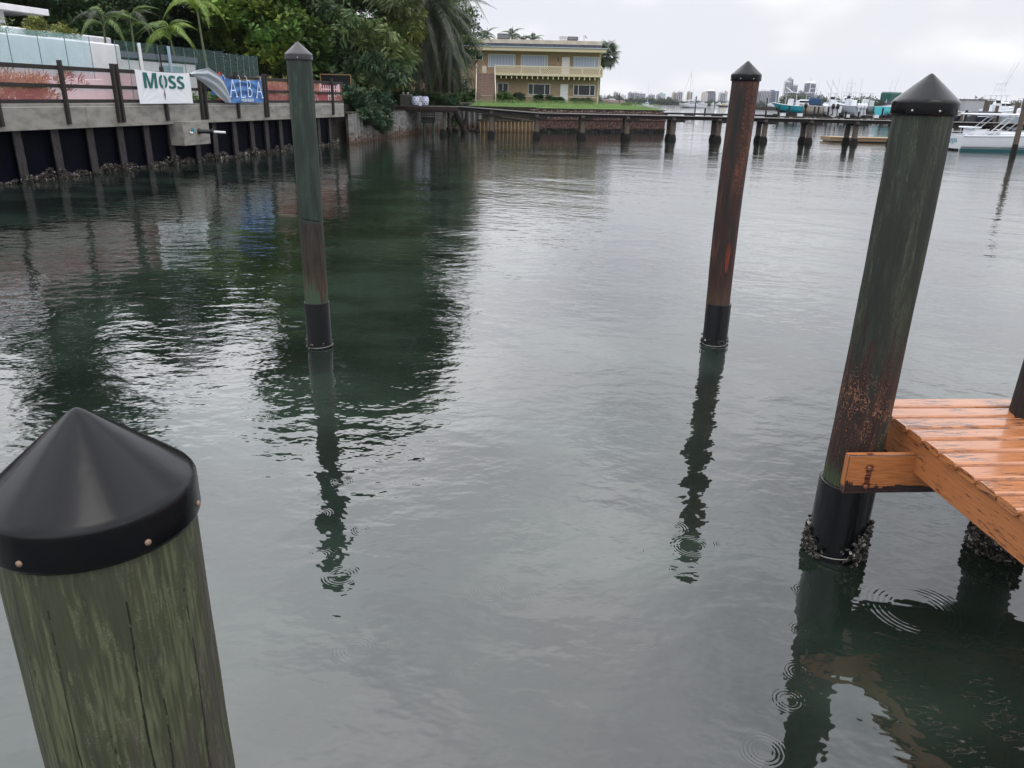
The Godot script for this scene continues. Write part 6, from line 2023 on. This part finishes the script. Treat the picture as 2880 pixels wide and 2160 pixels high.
	for q in [[55.15, 2.05, -100.0, 0.2, "short pale piling close right of the pile cap"], [59.3, 3.0, -100.0, 0.2, "dark mooring piling behind the sport boat's tower"], [59.7, 3.6, -103.0, 0.34, "thick tall pale-topped piling behind the sport boat's tower"], [62.3, 3.4, -101.0, 0.25, "pale grey piling by the picture's right edge"], [56.2, 2.4, -101.0, 0.16, "thin dark piling between the covered boats"]]:
		var t := thing("slip_piling", q[4], "piling", Vector3(q[0], 0, q[2]))
		var m := MB.new()
		m.lathe([Vector2(q[3] * 1.05, -0.8), Vector2(q[3], q[1])], 12, Vector3.ZERO, 0.02)
		put("shaft", m.mesh(), M.grey_wood if q[3] > 0.18 else M.dark_wood, t)
	o = thing("slip_dock", "low dark slip dock with white dock boxes behind the sport boat", "dock", Vector3(58.0, 0, -101.5))
	bit("deck", o, M.walk_board, Vector3(1.0, 0.85, 0), Vector3(14.0, 0.12, 1.6))
	bit("fascia", o, M.dark_wood, Vector3(1.0, 0.66, 0.82), Vector3(14.0, 0.26, 0.08))
	for k in 6:
		bit("pile", o, M.grey_wood, Vector3(-5.2 + k * 2.5, 0.0, 0.4), Vector3(0.3, 1.7, 0.3))
	# house roofs and dark boat sheds on the point
	for q in [[170.0, 5.0, 4.2, "dark boat shed between the trees right of the pile cap"], [208.0, 9.0, 5.2, "grey boat shed among the trees at the picture's right edge"]]:
		var t := thing("boat_shed", q[3], "shed", Vector3(q[0], 1.0, -372.0))
		bit("wall", t, M.unit_grey if q[1] > 6.0 else M.unit_dark, Vector3(0, q[2] * 0.5, 0), Vector3(q[1], q[2], 8))
		bit("roof", t, M.unit_dark, Vector3(0, q[2] + 0.2, 0), Vector3(q[1] + 0.8, 0.4, 8.6))
	# floating dock
	o = thing("floating_dock", "low tan timber floating dock behind the walkway piles", "floating dock", Vector3(28.3, 0, -61.8))
	bit("float", o, M.black_plastic, Vector3(0, 0.02, 0), Vector3(8.4, 0.2, 1.9))
	bit("deck", o, M.pale_timber, Vector3(0, 0.33, 0), Vector3(8.7, 0.05, 2.1), Basis.IDENTITY, 0.01)
	for k in 44:
		bit("cladding_board", o, M.pale_timber, Vector3(-4.25 + k * 0.198, 0.19, 1.0), Vector3(0.188, 0.24, 0.04), Basis.IDENTITY, 0.004)
	for k in 10:
		bit("cladding_board", o, M.pale_timber, Vector3(-4.36, 0.19, -0.92 + k * 0.2), Vector3(0.04, 0.24, 0.19), Basis.IDENTITY, 0.004)
	o = thing("mooring_post", "slim leaning dark mooring post in front of the sport boat", "mooring post", Vector3(30.45, 0, -48.6))
	var pm := MB.new()
	pm.lathe([Vector2(0.165, -0.6), Vector2(0.16, 0.55), Vector2(0.15, 4.2)], 14, Vector3.ZERO, 0.02)
	put("shaft", pm.mesh(), M.grey_wood, o)
	pm = MB.new()
	pm.lathe([Vector2(0.172, -0.6), Vector2(0.176, 0.3), Vector2(0.165, 0.62)], 14, Vector3.ZERO, 0.03)
	put("wet_growth", pm.mesh(), M.barnacle, o)

func sport_boat() -> void:
	var o := boat("sport_boat", "white open sport fishing boat with green waterline and hard top", "boat", Vector3(28.9, 0, -53.2), 0.06, 11.0, 3.1, 0.92, {"hull": "hull_white", "deck": "hull_white"})
	# boot stripe and green waterline along the side, set a little proud
	for q in [["waterline_stripe", "bottom_green", 0.07, 0.15], ["boot_stripe", "bottom_green", 0.235, 0.035]]:
		var m := MB.new()
		for s in [-1.0, 1.0]:
			var pts := []
			for k in 8:
				var t := k / 12.0
				var hb := 3.1 * 0.5 * (1.0 - pow(maxf(0.0, (t - 0.35) / 0.65), 2.3)) * (0.93 + 0.07 * minf(t * 4.0, 1.0))
				pts.append(Vector3(11.0 * t, q[2], hb * 0.925 * s))
			for k in 7:
				m.face([pts[k] + Vector3(0, -q[3] * 0.5, 0.03 * s), pts[k + 1] + Vector3(0, -q[3] * 0.5, 0.03 * s), pts[k + 1] + Vector3(0, q[3] * 0.5, 0.045 * s), pts[k] + Vector3(0, q[3] * 0.5, 0.045 * s)], Vector3(0, 0, s))
		put(q[0], m.mesh(), M[q[1]], o)
	bit("swim_step", o, M.engine_black, Vector3(-0.12, 0.06, 0), Vector3(0.3, 0.12, 2.3))
	var l := lettering("lettering", "Noyo", o, M.hull_teal, Vector3(-0.02, 0.62, 0.2), 0.34, 1.0, "Droid Serif", 400)
	l.basis = Basis(Vector3.UP, -PI / 2) * Basis(Vector3.BACK, 0.08)
	# raised foredeck, coaming, hard top on raked ladders
	bit("foredeck", o, M.hull_white, Vector3(7.2, 1.06, 0), Vector3(4.4, 0.5, 2.2), Basis(Vector3.BACK, 0.03), 0.18)
	bit("coaming", o, M.hull_white, Vector3(3.9, 1.0, 0), Vector3(2.6, 0.4, 2.3), Basis.IDENTITY, 0.1)
	bit("hard_top", o, M.hull_white, Vector3(4.4, 2.28, 0), Vector3(6.6, 0.10, 2.3), Basis(Vector3.BACK, 0.004), 0.04)
	for s in [-1.0, 1.0]:
		for q in [[1.7, 3.1], [4.3, 5.6]]:
			var m := MB.new()
			for dx in [0.0, 0.42]:
				m.tube([Vector3(q[0] + dx, 0.98, 1.12 * s), Vector3(q[1] + dx, 2.24, 0.98 * s)], [0.03, 0.03], 6)
			for k in 3:
				var f := 0.3 + 0.27 * k
				m.tube([Vector3(lerpf(q[0], q[1], f), lerpf(0.98, 2.24, f), 1.08 * s), Vector3(lerpf(q[0], q[1], f) + 0.42, lerpf(0.98, 2.24, f), 1.08 * s)], [0.022, 0.022], 6)
			put("top_ladder", m.mesh(), M.aluminium, o)
	for s in [-1.0, 1.0]:
		var m := MB.new()
		m.tube([Vector3(0.1, 0.95, 1.3 * s), Vector3(0.5, 1.12, 1.28 * s), Vector3(2.0, 1.14, 1.3 * s), Vector3(2.2, 0.95, 1.35 * s)], [0.025], 6)
		put("cockpit_rail", m.mesh(), M.aluminium, o)
		m = MB.new()
		m.tube([Vector3(1.3, 2.25, 0.9 * s), Vector3(-1.2, 2.30, 1.2 * s)], [0.025, 0.012], 6)
		put("outrigger", m.mesh(), M.aluminium, o)
	bit("rocket_launcher", o, M.hull_white, Vector3(1.2, 1.44, 0), Vector3(0.7, 0.10, 1.5), Basis.IDENTITY, 0.04)
	for k in 5:
		bit("rod_holder", o, M.aluminium, Vector3(1.2, 1.34, -0.6 + k * 0.3), Vector3(0.07, 0.2, 0.07))
	bit("seat_box", o, M.hull_white, Vector3(1.6, 1.12, 0), Vector3(0.9, 0.4, 1.3), Basis.IDENTITY, 0.06)
	bit("helm_seat", o, M.hull_white, Vector3(6.1, 1.65, 0.3), Vector3(0.6, 0.8, 0.6), Basis.IDENTITY, 0.08)
	bit("windscreen", o, M.dark_glass, Vector3(5.6, 1.5, 0), Vector3(0.06, 0.5, 1.8), Basis(Vector3.BACK, 0.5))

func bay_boats() -> void:
	var o := boat("sailing_boat", "small white moored sloop with dark folded sail and bare mast", "sailing boat", Vector3(62.3, 0, -372.0), PI - 0.15, 5.2, 1.8, 1.1, {"bottom": "hull_grey", "cabin": 0.55})
	var m := MB.new()
	m.tube([Vector3(2.6, 1.2, 0), Vector3(2.75, 11.2, 0)], [0.09, 0.06], 6)
	put("mast", m.mesh(), M.aluminium, o)
	m = MB.new()
	m.tube([Vector3(2.5, 2.1, 0), Vector3(1.2, 2.4, 0), Vector3(0.1, 1.9, 0)], [0.16, 0.2, 0.1], 7)
	put("furled_sail", m.mesh(), M.canvas_blue, o)
	o = boat("motor_yacht", "white moored motor yacht with swept arch, largest boat on the bay", "yacht", Vector3(96.0, 0, -416.0), PI - 0.08, 13.0, 4.0, 1.5, {"cabin": 0.48})
	m = MB.new()
	m.beam(Vector3(10.2, 3.0, 0), Vector3(5.6, 4.2, 0), 2.4, 0.24)
	m.beam(Vector3(5.6, 4.2, 0), Vector3(4.4, 2.4, 0), 2.4, 0.24)
	put("arch", m.mesh(), M.hull_white, o)
	bit("bridge_roof", o, M.hull_white, Vector3(8.2, 3.3, 0), Vector3(4.0, 0.18, 2.8), Basis.IDENTITY, 0.06)
	bit("tender", o, M.unit_dark, Vector3(1.6, 0.9, 2.3), Vector3(3.6, 1.2, 1.0), Basis.IDENTITY, 0.1)
	o = boat("sailing_boat", "sailing boat with the tallest mast behind the motor yacht", "sailing boat", Vector3(93.5, 0, -424.0), PI, 9.0, 2.8, 1.2, {"cabin": 0.5})
	m = MB.new()
	m.tube([Vector3(3.6, 1.2, 0), Vector3(3.9, 18.4, 0)], [0.16, 0.10], 6)
	put("mast", m.mesh(), M.aluminium, o)
	m = MB.new()
	m.tube([Vector3(0.4, 1.4, 0), Vector3(3.9, 16.5, 0)], [0.04, 0.04], 5)
	m.tube([Vector3(8.6, 1.8, 0), Vector3(3.9, 17.5, 0)], [0.05, 0.05], 5)
	put("stay", m.mesh(), M.unit_grey, o)
	boat("yellow_boat", "small boat with a yellow cabin out on the bay", "boat", Vector3(156.0, 0, -600.0), PI - 0.1, 8.0, 2.8, 1.0, {"hull": "unit_dark", "canvas": "yellow_paint", "canvas_at": 0.45, "canvas_y": 0.7, "canvas_l": 2.6, "canvas_h": 1.0})
	boat("white_cruiser", "white and pink cruiser lying off the far woods, left of the sloop", "boat", Vector3(118.5, 0, -900.0), PI - 0.2, 27.0, 8.0, 3.0, {"hull": "rust_pink", "deck": "rust_pink", "cabin": 0.55, "bridge": 1})
	var k := 0
	for q in [[330.0, 0.9], [346.0, 1.2], [362.0, 0.8], [374.0, 1.0], [392.0, 1.3], [404.0, 0.9], [470.0, 1.3], [486.0, 1.0], [505.0, 1.4]]:
		boat("far_boat", "tiny white boat of the far marina, %s from the tall mast" % nth(k), "boat", Vector3(q[0] * 0.62, 0, -915.0), PI - 0.3 + 0.2 * (k % 4), 9.0 * q[1], 3.0 * q[1], 1.6 * q[1], {"cabin": 0.5, "bridge": 1}, "tiny boats of the far marina")
		k += 1
	for q in [[51.7, -235.0, 4.0, "dark channel post in front of the motor yacht"], [113.5, -466.0, 5.2, "dark channel post with a pelican-sized top, right of the yacht"], [37.9, -163.0, 1.3, "thin short stake in the water beyond the walkway"], [73.0, -237.0, 4.0, "dark channel post right of the rust red pile"], [43.2, -345.0, 5.4, "dark post in the water at the lawn's far corner"]]:
		var t := thing("channel_post", q[3], "post", Vector3(q[0], 0, q[1]))
		m = MB.new()
		m.lathe([Vector2(0.2, -0.8), Vector2(0.17, q[2])], 10)
		put("shaft", m.mesh(), M.dark_wood, t)
		m = MB.new()
		m.lathe([Vector2(0.18, q[2]), Vector2(0.26, q[2] + 0.05), Vector2(0.02, q[2] + 0.4)], 10)
		put("cap", m.mesh(), M.dark_wood, t)
